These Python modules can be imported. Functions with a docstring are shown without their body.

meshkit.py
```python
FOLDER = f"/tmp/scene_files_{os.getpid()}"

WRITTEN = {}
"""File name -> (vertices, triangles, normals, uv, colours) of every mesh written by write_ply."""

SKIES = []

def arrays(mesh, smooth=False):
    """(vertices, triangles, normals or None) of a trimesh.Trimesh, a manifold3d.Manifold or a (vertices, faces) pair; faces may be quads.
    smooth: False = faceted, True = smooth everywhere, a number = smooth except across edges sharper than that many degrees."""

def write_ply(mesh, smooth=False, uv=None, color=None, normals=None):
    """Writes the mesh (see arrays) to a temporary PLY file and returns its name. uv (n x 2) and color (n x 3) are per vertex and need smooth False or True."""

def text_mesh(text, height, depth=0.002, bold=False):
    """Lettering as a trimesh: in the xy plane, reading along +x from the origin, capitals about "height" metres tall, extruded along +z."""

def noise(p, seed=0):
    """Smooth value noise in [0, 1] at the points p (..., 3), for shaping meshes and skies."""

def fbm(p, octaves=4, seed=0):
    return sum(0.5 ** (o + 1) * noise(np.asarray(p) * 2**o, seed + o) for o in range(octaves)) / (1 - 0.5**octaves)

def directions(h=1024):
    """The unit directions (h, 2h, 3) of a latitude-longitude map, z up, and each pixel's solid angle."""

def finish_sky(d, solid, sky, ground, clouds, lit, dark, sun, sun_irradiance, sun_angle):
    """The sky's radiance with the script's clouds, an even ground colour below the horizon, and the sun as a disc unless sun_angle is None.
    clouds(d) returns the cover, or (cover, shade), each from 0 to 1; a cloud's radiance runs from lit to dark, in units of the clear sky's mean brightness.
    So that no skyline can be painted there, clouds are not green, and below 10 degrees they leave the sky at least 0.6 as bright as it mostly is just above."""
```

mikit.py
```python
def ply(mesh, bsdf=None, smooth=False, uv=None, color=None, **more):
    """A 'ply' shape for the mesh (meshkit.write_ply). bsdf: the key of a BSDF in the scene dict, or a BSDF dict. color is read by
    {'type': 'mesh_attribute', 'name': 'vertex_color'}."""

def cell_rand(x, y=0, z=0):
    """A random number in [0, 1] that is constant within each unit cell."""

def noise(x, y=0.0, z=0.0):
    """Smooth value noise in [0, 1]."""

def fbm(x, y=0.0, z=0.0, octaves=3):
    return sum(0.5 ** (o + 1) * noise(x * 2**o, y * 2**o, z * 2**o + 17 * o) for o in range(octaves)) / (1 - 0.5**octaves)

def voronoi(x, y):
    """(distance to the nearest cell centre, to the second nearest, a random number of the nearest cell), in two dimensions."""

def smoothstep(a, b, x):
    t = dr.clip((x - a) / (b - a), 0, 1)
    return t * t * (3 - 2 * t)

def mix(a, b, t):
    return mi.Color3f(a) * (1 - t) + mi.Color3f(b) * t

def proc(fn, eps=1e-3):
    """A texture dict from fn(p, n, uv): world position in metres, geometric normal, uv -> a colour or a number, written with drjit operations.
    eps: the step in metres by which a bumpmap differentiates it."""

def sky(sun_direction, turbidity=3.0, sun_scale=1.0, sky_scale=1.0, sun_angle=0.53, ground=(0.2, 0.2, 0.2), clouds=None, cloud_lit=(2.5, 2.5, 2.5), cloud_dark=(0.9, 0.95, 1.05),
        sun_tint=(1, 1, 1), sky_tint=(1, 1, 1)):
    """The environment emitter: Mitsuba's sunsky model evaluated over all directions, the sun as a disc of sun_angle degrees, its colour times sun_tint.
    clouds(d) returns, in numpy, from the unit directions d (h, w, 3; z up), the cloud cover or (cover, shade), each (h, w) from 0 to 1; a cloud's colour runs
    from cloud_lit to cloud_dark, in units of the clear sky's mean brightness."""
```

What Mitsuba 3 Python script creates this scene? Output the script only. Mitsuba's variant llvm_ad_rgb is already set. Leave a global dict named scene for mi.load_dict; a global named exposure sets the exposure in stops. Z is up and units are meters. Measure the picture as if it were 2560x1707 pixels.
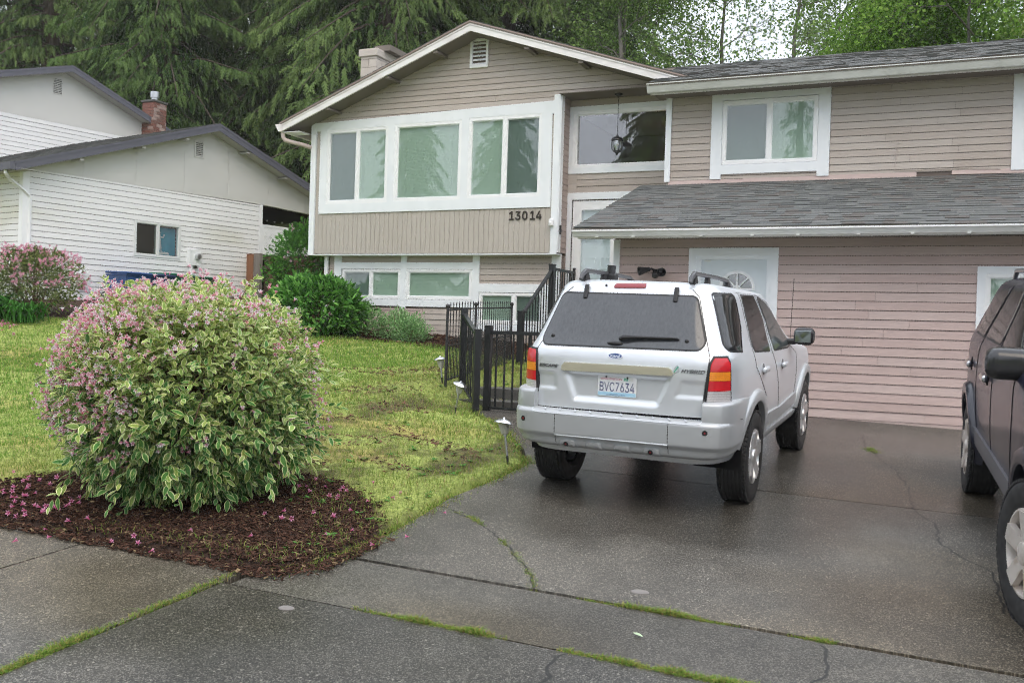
import math
import numpy as np, trimesh, mitsuba as mi, drjit as dr, mikit, meshkit
import manifold3d as m3
from shapely.geometry import Polygon, box as sbox, LineString, Point
from shapely import affinity
from scipy.interpolate import RBFInterpolator, PchipInterpolator
from mikit import noise, fbm, voronoi, cell_rand, smoothstep, mix

T = mi.ScalarTransform4f
scene, labels = {}, {}

# ------------------------------------------------------------------ camera, sky, exposure
EYE = np.array([0.0, 0.0, 1.62])
YAW, PITCH, ROLL = -0.42487, -0.01027, 0.03174
_f = np.array([math.sin(YAW) * math.cos(PITCH), math.cos(YAW) * math.cos(PITCH), math.sin(PITCH)])
_r = np.array([math.cos(YAW), -math.sin(YAW), 0.0])
_u = np.cross(_r, _f)
_up = -math.sin(ROLL) * _r + math.cos(ROLL) * _u
scene['camera'] = {'type': 'perspective', 'fov': 2 * math.degrees(math.atan(1280 / 2450)), 'fov_axis': 'x', 'near_clip': 0.05, 'far_clip': 2000.0,
                   'to_world': T().look_at(origin=EYE.tolist(), target=(EYE + _f).tolist(), up=_up.tolist())}
scene['sky'] = mikit.sky((0.35, -0.55, 0.75), turbidity=4, sun_scale=0.12, sun_angle=40, clouds=lambda d: (1.0, np.clip(0.95 - 1.25 * d[..., 2] + 0.45 * (meshkit.fbm(d * 3.0, 3) - 0.5), 0, 1)),
                         cloud_lit=(2.52, 2.66, 2.92), cloud_dark=(1.08, 1.17, 1.36))
exposure = 2.8

# ------------------------------------------------------------------ helpers
_used = {}
def num(key):
    if key not in _used:
        _used[key] = 0
        return key
    _used[key] += 1
    return '%s_%03d' % (key, _used[key])

def put(key, mesh, bsdf, smooth=False, label=None, cat=None, group=None, kind=None, color=None, fresh=True):
    """One entry of the scene; returns its key (numbered when taken)."""
    if fresh:
        key = num(key)
    scene[key] = mikit.ply(mesh, bsdf, smooth=smooth, color=color)
    tag(key, label, cat, group, kind)
    return key

def tag(key, label=None, cat=None, group=None, kind=None):
    d = {k: v for k, v in (('label', label), ('category', cat), ('group', group), ('kind', kind)) if v}
    if d:
        labels[key] = {**labels.get(key, {}), **d}

def thing(key, label, cat, group=None, kind=None):
    key = num(key)
    tag(key, label, cat, group, kind)
    return key

class MB:
    def __init__(self):
        self.v, self.f, self.n = [], [], 0
    def add(self, v, f=None):
        if f is None:
            if hasattr(v, 'vertices'):
                v, f = v.vertices, v.faces
            else:
                v, f = v
        v = np.asarray(v, float); f = np.asarray(f, int)
        if f.shape[1] == 4:
            f = np.vstack([f[:, [0, 1, 2]], f[:, [0, 2, 3]]])
        self.v.append(v); self.f.append(f + self.n); self.n += len(v)
        return self
    def box(self, x0, x1, y0, y1, z0, z1):
        return self.add(*boxm(x0, x1, y0, y1, z0, z1))
    def mesh(self):
        return (np.vstack(self.v), np.vstack(self.f))
    def __len__(self):
        return self.n

_BF = np.array([[0, 3, 2, 1], [4, 5, 6, 7], [0, 1, 5, 4], [1, 2, 6, 5], [2, 3, 7, 6], [3, 0, 4, 7]])
def hexa(p):
    return np.asarray(p, float), np.vstack([_BF[:, [0, 1, 2]], _BF[:, [0, 2, 3]]])
def boxm(x0, x1, y0, y1, z0, z1):
    return hexa([(x0, y0, z0), (x1, y0, z0), (x1, y1, z0), (x0, y1, z0), (x0, y0, z1), (x1, y0, z1), (x1, y1, z1), (x0, y1, z1)])
def rbox(x0, x1, y0, y1, z0, z1, r=0.01, seg=2):
    """a box with rounded edges"""
    r = min(r, (x1 - x0) * .49, (y1 - y0) * .49, (z1 - z0) * .49)
    s = m3.Manifold.sphere(r, 8 * seg // 2)
    pts = []
    sv = s.to_mesh().vert_properties[:, :3]
    for a in (x0 + r, x1 - r):
        for b in (y0 + r, y1 - r):
            for c in (z0 + r, z1 - r):
                pts.append(sv + [a, b, c])
    m = m3.Manifold.hull_points(np.vstack(pts)).to_mesh()
    return m.vert_properties[:, :3].astype(float), m.tri_verts.astype(int)

def tube(points, radii, sides=6, cap=True):
    p = np.asarray(points, float)
    n = len(p)
    radii = np.broadcast_to(np.asarray(radii, float), (n,))
    t = np.gradient(p, axis=0); t /= np.linalg.norm(t, axis=1, keepdims=True) + 1e-12
    ref = np.array([0, 0, 1.0]) if abs(t[0, 2]) < .9 else np.array([1.0, 0, 0])
    a = np.cross(t[0], ref); a /= np.linalg.norm(a)
    A = [a]
    for i in range(1, n):
        a = A[-1] - t[i] * (A[-1] @ t[i]); A.append(a / (np.linalg.norm(a) + 1e-12))
    A = np.array(A); Bv = np.cross(t, A)
    ang = np.arange(sides) * 2 * np.pi / sides
    v = (p[:, None] + radii[:, None, None] * (np.cos(ang)[None, :, None] * A[:, None] + np.sin(ang)[None, :, None] * Bv[:, None])).reshape(-1, 3)
    i, j = np.meshgrid(np.arange(n - 1), np.arange(sides), indexing='ij')
    q = np.stack([i * sides + j, i * sides + (j + 1) % sides, (i + 1) * sides + (j + 1) % sides, (i + 1) * sides + j], -1).reshape(-1, 4)
    f = np.vstack([q[:, [0, 1, 2]], q[:, [0, 2, 3]]])
    if cap:
        k = len(v)
        v = np.vstack([v, p[:1], p[-1:]])
        jj = np.arange(sides)
        f = np.vstack([f, np.stack([np.full(sides, k), (jj + 1) % sides, jj], 1), np.stack([np.full(sides, k + 1), (n - 1) * sides + jj, (n - 1) * sides + (jj + 1) % sides], 1)])
    return v, f

def lathe(profile, sides=32, axis='z'):
    """profile [(r, h)...] turned round the axis"""
    pr = np.asarray(profile, float)
    ang = np.arange(sides) * 2 * np.pi / sides
    r, h = pr[:, 0], pr[:, 1]
    c, s = np.cos(ang), np.sin(ang)
    v = np.stack([r[:, None] * c, r[:, None] * s, np.repeat(h[:, None], sides, 1)], -1).reshape(-1, 3)
    n = len(pr)
    i, j = np.meshgrid(np.arange(n - 1), np.arange(sides), indexing='ij')
    q = np.stack([i * sides + j, i * sides + (j + 1) % sides, (i + 1) * sides + (j + 1) % sides, (i + 1) * sides + j], -1).reshape(-1, 4)
    f = np.vstack([q[:, [0, 1, 2]], q[:, [0, 2, 3]]])
    if axis == 'y':
        v = v[:, [0, 2, 1]] * [1, 1, 1]; f = f[:, ::-1]
    if axis == 'x':
        v = v[:, [2, 0, 1]]
    return v, f

class Fr:
    """a wall frame: u along it, out away from it, z absolute"""
    def __init__(self, o, u, n):
        self.o = np.array([o[0], o[1], 0.0]); self.u = np.array([u[0], u[1], 0.0]); self.n = np.array([n[0], n[1], 0.0])
    def p(self, u, out, z):
        u, out, z = np.broadcast_arrays(np.asarray(u, float), out, z)
        return self.o + u[..., None] * self.u + out[..., None] * self.n + z[..., None] * np.array([0, 0, 1.0])
    def box(self, u0, u1, o0, o1, z0, z1):
        v, f = boxm(u0, u1, -o1, -o0, z0, z1)
        return self.p(v[:, 0], -v[:, 1], v[:, 2]), f
    def ex(self, poly, o0, o1):
        m = MB()
        for g in getattr(poly, 'geoms', [poly]):
            if g.area < 1e-6: continue
            t = trimesh.creation.extrude_polygon(g, o1 - o0, engine='earcut')
            v = np.asarray(t.vertices)
            m.add(self.p(v[:, 0], o0 + v[:, 2], v[:, 1]), t.faces)
        return m.mesh()

def tri2d(g):
    v, f = trimesh.creation.triangulate_polygon(g, engine='earcut')
    v, f = np.asarray(v), np.asarray(f)
    a = v[f]
    s = (a[:, 1, 0] - a[:, 0, 0]) * (a[:, 2, 1] - a[:, 0, 1]) - (a[:, 1, 1] - a[:, 0, 1]) * (a[:, 2, 0] - a[:, 0, 0])
    f = np.where((s > 0)[:, None], f, f[:, ::-1])
    return v, f[np.abs(s) > 1e-10]
def bedges(f):
    e = np.vstack([f[:, [0, 1]], f[:, [1, 2]], f[:, [2, 0]]])
    k = np.sort(e, 1); _, inv, cnt = np.unique(k, axis=0, return_inverse=True, return_counts=True)
    return e[cnt[inv.ravel()] == 1]
def shell(poly, maxedge, fn, back):
    """front face fn(u, v) and a skirt to back(u, v)"""
    m = MB()
    for g in getattr(poly, 'geoms', [poly]):
        if g.area < 1e-7: continue
        if maxedge: g = g.segmentize(maxedge)
        v, f = tri2d(g)
        if maxedge:
            v3, f = trimesh.remesh.subdivide_to_size(np.c_[v, np.zeros(len(v))], f, maxedge, max_iter=12)
            mm = trimesh.Trimesh(v3, f, process=True); v, f = np.asarray(mm.vertices)[:, :2], np.asarray(mm.faces)
        e = bedges(f); n = len(v)
        vv = np.vstack([fn(v[:, 0], v[:, 1]), back(v[:, 0], v[:, 1])])
        q = np.stack([e[:, 1], e[:, 0], e[:, 0] + n, e[:, 1] + n], 1)
        m.add(vv, np.vstack([f, q[:, [0, 1, 2]], q[:, [0, 2, 3]]]))
    return m.mesh()

def scatter(v, f, mats, pos, c=None, tint=None):
    """copies of one small mesh: mats (N,3,3) rows = images of the axes, pos (N,3)"""
    N, n = len(pos), len(v)
    V = (np.einsum('nj,kji->kni', v, mats) + pos[:, None]).reshape(-1, 3)
    F = (f[None] + (np.arange(N) * n)[:, None, None]).reshape(-1, 3)
    if c is None:
        return V, F
    C = np.tile(c, (N, 1))
    if tint is not None:
        C = C * np.repeat(tint, n, 0)
    return V, F, np.clip(C, 0, 1)
def frames(d, up=None, roll=None, rng=None):
    """(N,3,3): x axis along d, z axis nearest to up"""
    d = d / (np.linalg.norm(d, axis=1, keepdims=True) + 1e-12)
    up = np.broadcast_to([0, 0, 1.0] if up is None else up, d.shape)
    y = np.cross(up, d); y /= np.linalg.norm(y, axis=1, keepdims=True) + 1e-9
    z = np.cross(d, y)
    if roll is not None:
        c, s = np.cos(roll)[:, None], np.sin(roll)[:, None]
        y, z = c * y + s * z, -s * y + c * z
    return np.stack([d, y, z], 1)

# ------------------------------------------------------------------ materials
def P(name, base, rough=0.6, two=True, **k):
    b = {'type': 'principled', 'base_color': base if isinstance(base, dict) else {'type': 'rgb', 'value': list(base)}, 'roughness': rough, **k}
    scene[name] = {'type': 'twosided', 'bsdf': b} if two else b
    return name
def D(name, base):
    scene[name] = {'type': 'twosided', 'bsdf': {'type': 'diffuse', 'reflectance': base if isinstance(base, dict) else {'type': 'rgb', 'value': list(base)}}}
    return name
def pc(fn): return mikit.proc(fn)

def wallcol(a, b, seed):
    def fn(p, n, uv):
        g = fbm(p.x * 1.3 + seed, p.y * 1.3, p.z * 2.6, 4)
        grain = noise(p.x * 9 + p.y * 9, seed, p.z * 160)
        streak = noise(p.x * 6 + p.y * 6, 3.1, p.z * .7)
        c = mix(a, b, dr.clip(g * 1.1 + .25 * (streak - .5), 0, 1))
        return c * (0.93 + 0.14 * grain)
    return pc(fn)
P('m_taupe', wallcol((.41, .355, .315), (.475, .42, .38), 1), .75)
P('m_taupe_b', wallcol((.395, .34, .30), (.46, .405, .365), 4), .75)
P('m_taupe_c', wallcol((.43, .378, .338), (.49, .44, .40), 9), .75)
P('m_pink', wallcol((.46, .35, .325), (.545, .425, .395), 2), .75)
P('m_pink_b', wallcol((.44, .335, .31), (.525, .41, .38), 6), .75)
P('m_pink_c', wallcol((.475, .375, .35), (.55, .44, .41), 8), .75)
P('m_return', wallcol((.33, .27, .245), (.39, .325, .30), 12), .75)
def trimcol(p, n, uv):
    g = fbm(p.x * 2, p.y * 2, p.z * 2, 3)
    s = noise(p.x * 11 + p.y * 7, 0.5, p.z * 1.5)
    return mix((.78, .815, .85), (.84, .865, .89), g) * (.96 + .05 * s)
P('m_trim', pc(trimcol), .5)
P('m_vinyl', (.85, .86, .87), .35)
def vwall(p, n, uv):
    g = fbm(p.x * .9, p.y * .9, p.z * 1.4, 4)
    algae = smoothstep(.55, .8, fbm(p.x * .6 + 5, p.y * .6, p.z * 1.1, 3)) * .5
    c = mix((.74, .74, .735), (.82, .82, .815), g)
    return mix(c, (.60, .59, .47), algae)
P('m_nvinyl', pc(vwall), .5)
def t111(p, n, uv):
    g = fbm(p.x * 1.2, p.y * 1.2, p.z * 1.2, 4)
    return mix((.58, .575, .545), (.64, .635, .605), g)
P('m_ngable', pc(t111), .6)
D('m_dark', (.05, .045, .042)); D('m_backing', (.17, .14, .125)); D('m_room', (.10, .095, .09)); D('m_black', (.012, .012, .013))
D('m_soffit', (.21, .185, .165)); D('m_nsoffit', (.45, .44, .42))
def gutcol(p, n, uv):
    s = noise(p.x * 7, p.y * 3, p.z * 1.5) ; g = fbm(p.x * 2.5, p.y, p.z * 14, 4)
    return mix((.60, .61, .58), (.40, .41, .37), dr.clip(.6 * g + .4 * s, 0, 1))
P('m_gutter_old', pc(gutcol), .5)
P('m_gutter', (.70, .71, .70), .4)
def fasc(p, n, uv):
    g = fbm(p.x * 3, p.y * 3, p.z * 9, 4)
    return mix((.82, .80, .80), (.72, .68, .68), smoothstep(.4, .8, g))
P('m_fascia', pc(fasc), .55)
P('m_nfascia', (.105, .105, .13), .5)
P('m_drip', (.33, .25, .22), .6)
P('m_elbow', (.56, .47, .44), .45)
def shing(a, b, seed):
    def fn(p, n, uv):
        g = noise(p.x * 170 + seed, p.y * 170, p.z * 170)
        w = fbm(p.x * 1.1, p.y * 1.1, seed, 3)
        return mix(a, b, dr.clip(.55 * g + .6 * (w - .2), 0, 1))
    return pc(fn)
SH = [P('m_shingle_%d' % i, shing(a, b, i * 7.3), .55, specular=.35) for i, (a, b) in enumerate([((.072, .075, .073), (.125, .13, .125)), ((.082, .085, .082), (.135, .14, .136)), ((.056, .059, .059), (.105, .109, .108)), ((.094, .095, .092), (.15, .15, .145)), ((.075, .068, .063), (.125, .115, .107))])]
scene['m_glass'] = {'type': 'thindielectric', 'int_ior': 1.8, 'specular_transmittance': {'type': 'rgb', 'value': [.66, .78, .715]}}
scene['m_glass_clear'] = {'type': 'thindielectric', 'int_ior': 2.3, 'specular_transmittance': {'type': 'rgb', 'value': [.8, .84, .86]}}
scene['m_glass_screen'] = {'type': 'thindielectric', 'int_ior': 1.75, 'specular_transmittance': {'type': 'rgb', 'value': [.42, .50, .48]}}
D('m_blind', (.70, .715, .69))
P('m_iron', (.017, .018, .02), .32, specular=.5)
P('m_iron_old', (.022, .022, .024), .45)
def bronze(p, n, uv):
    return mix((.02, .018, .016), (.06, .045, .035), fbm(p.x * 20, p.y * 20, p.z * 20, 3))
P('m_bronze', pc(bronze), .45, metallic=.4)
P('m_plastic_black', (.02, .02, .022), .4)
P('m_chrome', (.75, .76, .78), .12, metallic=1.0)
P('m_steel', (.55, .56, .57), .28, metallic=.9)
P('m_letter', (.16, .16, .17), .25, metallic=.8)
# ------------------------------------------------------------------ ground
SX, SY, G0 = -.0242, .0638, -.2106
def G(x, y):
    return G0 + SX * np.asarray(x, float) + SY * np.asarray(y, float)
_cp = np.array([(-3.4, 5.2, .0), (-3.5, 6.5, .0), (-3.6, 8.2, .0), (-4.5, 9.8, .0), (-5.2, 10.7, .0), (-3.7, 4.6, .0), (-6, 4.65, 0), (-9, 4.65, .02), (-14, 4.65, .05), (-20, 4.65, .05),
                (-9.17, 16.05, .43), (-8.3, 16.05, .43), (-6.6, 16.1, .40), (-6.07, 11.4, .24), (-6.09, 12.3, .28), (-6.37, 14.1, .25), (-5.6, 11.5, .10), (-9.6, 15.5, .36), (-10.5, 15, .44), (-11.6, 16.2, .55),
                (-16.5, 13.3, .85), (-15.6, 18.5, .85), (-14.6, 20, .9), (-15.3, 12.3, .70), (-19, 13, .85), (-11.5, 11.5, .38), (-9, 10, .20), (-7, 7.5, .10), (-12, 8, .22), (-17, 9, .4), (-5, 7.5, .08), (-12.5, 18, .85),
                (-5.2, 5.7, .06), (-7.5, 12.5, .26), (-28, 14, 1.0), (-28, 30, 1.2), (-10, 40, 1.4), (5, 40, 0.6), (20, 30, .3), (-5.6, 9.9, .10)])
_rbf = RBFInterpolator(_cp[:, :2], _cp[:, 2], kernel='linear', smoothing=.02)
DRIVE = [(-3.68, 4.55), (-3.44, 4.85), (-3.40, 5.27), (-3.43, 5.64), (-3.48, 6.16), (-3.56, 6.79), (-3.53, 7.6), (-3.55, 8.27), (-3.90, 8.96), (-4.5, 9.84), (-5.05, 10.5), (-5.30, 10.72), (-5.42, 11.2), (-4.34, 11.2), (-4.34, 12.96), (14, 12.96), (14, 4.55)]
_dp = Polygon(DRIVE).union(sbox(-40, -14, 40, 4.62))
import shapely
def inside(x, y):
    """signed distance, positive outside the concrete"""
    pts = shapely.points(np.asarray(x).ravel(), np.asarray(y).ravel())
    d = shapely.distance(_dp.exterior, pts)
    return np.where(shapely.contains(_dp, pts), -d, d).reshape(np.shape(x))
def ground_z(x, y):
    x, y = np.asarray(x, float), np.asarray(y, float)
    s = inside(x, y)
    b = _rbf(np.c_[x.ravel(), y.ravel()]).reshape(x.shape)
    t = np.clip(s / 1.2, 0, 1); t = t * t * (3 - 2 * t)
    p3 = np.stack([x, y, 0 * x], -1)
    far = np.clip((y - 14) / 10, 0, 1) + np.clip((-x - 6) / 4, 0, 1) * 0
    rough = (meshkit.fbm(p3 * 2.2, 3) - .5) * .07 + (meshkit.fbm(p3 * 9, 2, 5) - .5) * .03
    lip = np.clip(s / .06, 0, 1)
    z = G(x, y) - .09 + lip * (.10 + .015) + np.maximum(b, 0) * t + rough * np.clip(s / .25, 0, 1)
    return np.where(s < 0, G(x, y) - .09, z)
xs = np.unique(np.r_[-600, -300, -150, -80, np.arange(-50, -20, 2.5), np.arange(-20, -9, .35), np.arange(-9, -3.2, .06), np.arange(-3, 16, 1.0), 20, 30, 60, 150, 300, 600])
ys = np.unique(np.r_[-600, -300, -100, -50, -20, np.arange(-10, 4, 1.0), np.arange(4, 9, .06), np.arange(9, 17, .12), np.arange(17, 30, 1.0), 35, 45, 60, 90, 150, 300, 600])
_X, _Y = np.meshgrid(xs, ys)
_Xc, _Yc = np.clip(_X, -45, 45), np.clip(_Y, -12, 45)
_Z = ground_z(_Xc, _Yc)
_i, _j = np.meshgrid(np.arange(len(ys) - 1), np.arange(len(xs) - 1), indexing='ij')
_a = _i * len(xs) + _j
MULCH = Polygon([(-7.2, 4.62), (-3.66, 4.55), (-3.45, 4.85), (-3.42, 5.3), (-3.62, 5.6), (-3.95, 6.05), (-4.4, 6.45), (-5.1, 6.45), (-5.8, 6.0), (-6.3, 5.5), (-6.7, 5.15), (-7.2, 4.9)]).buffer(.12).intersection(sbox(-20, 4.5, 0, 20))
WALLBED = Polygon([(-9.0, 15.0), (-7.6, 14.7), (-6.5, 14.4), (-6.4, 16.3), (-11.8, 16.3), (-11.9, 14.6), (-10.4, 14.7)])
NBED = Polygon([(-19, 11.6), (-15.6, 11.4), (-14.2, 12.6), (-14.6, 16), (-15.4, 20), (-17, 20), (-17.5, 13), (-19, 13)])
def pdist(poly):
    """a drjit function: roughly signed distance to a polygon, from its edges (negative inside)"""
    q = np.array(poly.exterior.coords)[:-1]
    if not poly.exterior.is_ccw: q = q[::-1]
    def fn(x, y):
        d = mi.Float(1e9); s = mi.Float(1.0)
        n = len(q)
        j = n - 1
        for i in range(n):
            ex, ey = float(q[j, 0] - q[i, 0]), float(q[j, 1] - q[i, 1])
            wx, wy = x - float(q[i, 0]), y - float(q[i, 1])
            t = dr.clip((wx * ex + wy * ey) / (ex * ex + ey * ey), 0, 1)
            bx, by = wx - ex * t, wy - ey * t
            d = dr.minimum(d, bx * bx + by * by)
            c1, c2, c3 = y >= float(q[i, 1]), y < float(q[j, 1]), (ex * wy) > (ey * wx)
            fl = (c1 & c2 & c3) | (~c1 & ~c2 & ~c3)
            s = dr.select(fl, -s, s)
            j = i
        return s * dr.sqrt(d)
    return fn
_md = pdist(MULCH.simplify(.08)); _wd = pdist(WALLBED); _nd = pdist(NBED)
def groundcol(p, n, uv):
    wob = (fbm(p.x * 3, p.y * 3, 0, 3) - .5) * .5
    bed = dr.minimum(dr.minimum(_md(p.x, p.y), _wd(p.x, p.y)), _nd(p.x, p.y)) + wob
    bedm = 1 - smoothstep(-.06, .06, bed)
    thin = smoothstep(-7.6, -5.8, p.x) * (1 - smoothstep(13.5, 15, p.y))
    dirt = smoothstep(.52, .78, fbm(p.x * 1.5 + 3, p.y * .9, 2, 4) + .04 * thin + .16 * (noise(p.x * 9, p.y * 9, 4) - .5)) * thin * .85
    m = dr.maximum(bedm, dirt)
    g = fbm(p.x * 1.1, p.y * 1.1, 7, 4)
    fine = noise(p.x * 55, p.y * 55, 3)
    fine2 = noise(p.x * 18, p.y * 18, 9)
    grass = mix((.20, .255, .06), (.27, .305, .085), g)
    dry = smoothstep(.55, .8, fbm(p.x * .8 + 11, p.y * .8, 1, 3)) * .6
    grass = mix(grass, (.32, .235, .085), dry) * (.6 + .55 * fine * fine2 + .3 * fine)
    soil = mix((.024, .016, .012), (.078, .046, .033), fine * .7 + .4 * fine2 * noise(p.x * 140, p.y * 60, 1))
    return mix(grass, soil, m)
P('m_lawn', pc(groundcol), .85, specular=.2)
put('lawn', (np.stack([_X, _Y, _Z], -1).reshape(-1, 3), np.stack([_a, _a + 1, _a + len(xs) + 1, _a + len(xs)], -1).reshape(-1, 4)), 'm_lawn', smooth=True,
    label='yellow green front lawn with brown mulch beds and bare patches', kind='structure')

# ------------------------------------------------------------------ concrete slabs, wet
_crk = [[(-3.54, 6.52), (-3.13, 6.31), (-2.80, 6.02), (-2.42, 5.57), (-2.23, 5.32), (-2.13, 5.12)], [(-1.63, 4.33), (-1.66, 4.2), (-1.60, 4.06), (-1.62, 3.9), (-1.5, 3.4), (-1.4, 2.2)],
        [(-.93, 11.9), (-.85, 11.08), (-.75, 10.75), (-.62, 10.3), (-.47, 9.89), (-.40, 9.5), (-.34, 9.19), (-.26, 8.33)], [(-.26, 8.33), (-.1, 7.9), (-.05, 7.3), (.25, 6.8), (.3, 6.0)], [(-.55, 5.05), (-.48, 4.7), (-.6, 4.4)]]
def segdist(lines):
    def fn(x, y):
        d = mi.Float(1e9)
        for L in lines:
            for (x0, y0), (x1, y1) in zip(L[:-1], L[1:]):
                ex, ey = x1 - x0, y1 - y0
                t = dr.clip(((x - x0) * ex + (y - y0) * ey) / (ex * ex + ey * ey), 0, 1)
                d = dr.minimum(d, dr.square(x - x0 - ex * t) + dr.square(y - y0 - ey * t))
        return dr.sqrt(d)
    return fn
_cd = segdist(_crk)
def damp(p):
    """the drip soaked ground round the silver car"""
    e = dr.sqrt(dr.square((p.x + 2.0) / 1.75) + dr.square((p.y - 8.6) / 2.6)) + (fbm(p.x * 1.6, p.y * 1.6, 2, 3) - .5) * .7
    return 1 - smoothstep(.75, 1.1, e)
def slabcol(base, amt, seed):
    def fn(p, n, uv):
        d1, d2, r1 = voronoi(p.x * 135 + seed, p.y * 135)
        e1, e2, r2 = voronoi(p.x * 45, p.y * 45 + seed)
        g = fbm(p.x * .9 + seed, p.y * .9, 4, 4)
        wet = dr.maximum(smoothstep(.35, .7, fbm(p.x * .55, p.y * .7 + seed, 1, 4)), damp(p))
        track = dr.exp(-dr.square((p.x + 3.05 + .1 * noise(p.y * .8, 2)) / .16)) + dr.exp(-dr.square((p.x + 1.5 + .1 * noise(p.y * .8, 5)) / .16))
        stone = smoothstep(.45, .2, d1) * smoothstep(.25, .9, r1)
        big = smoothstep(.33, .2, e1) * smoothstep(.93, .97, r2)
        k = .52 + .85 * r1 * r1 + .15 * r1
        c = mi.Color3f(*base) * (.7 + .6 * g) * k
        c = c * (1 + amt * 1.2 * stone * (r1 - .2))
        c = mix(c, (.30, .29, .27), big * amt * .7) * (.80 + .4 * fbm(p.x * 7, p.y * 7, seed, 3)) * mi.Color3f(1.04, 1.0, .93)
        tint = smoothstep(.5, .75, fbm(p.x * .5 + 9, p.y * .5, seed, 3))
        c = c * mix((1, 1, 1), (1.08, .98, .82), tint) * (1.14 - .36 * wet) * (1 - .10 * track)
        wob = (noise(p.x * 14, p.y * 14, 1) - .5) * .03
        crack = 1 - smoothstep(.004, .012, _cd(p.x + wob, p.y + wob))
        return mix(c, (.012, .012, .011), crack * .9)
    return pc(fn)
def slabrough(p, n, uv):
    wet = dr.maximum(smoothstep(.35, .7, fbm(p.x * .55, p.y * .7, 1, 4)), damp(p))
    d1, d2, r1 = voronoi(p.x * 95, p.y * 95)
    return dr.clip(.55 - .33 * wet - .10 * r1, .13, .9)
def slabbump(p, n, uv):
    d1, d2, r1 = voronoi(p.x * 135, p.y * 135)
    return -d1 * (.4 + .6 * r1)
for nm, base, amt, seed in (('m_slab_drive', (.078, .074, .067), 1.3, 0), ('m_slab_band', (.076, .073, .066), .6, 13), ('m_slab_walk', (.082, .079, .073), 1.2, 31), ('m_slab_front', (.078, .076, .071), 1.1, 47), ('m_slab_back', (.074, .071, .066), 1.0, 71)):
    scene[nm] = {'type': 'twosided', 'bsdf': {'type': 'bumpmap', 'bump': mikit.proc(slabbump, eps=.002), 'scale': .0016,
                 'bsdf': {'type': 'principled', 'base_color': slabcol(base, amt, seed), 'roughness': pc(slabrough), 'specular': .45}}}
rngg = np.random.default_rng(5)
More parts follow.
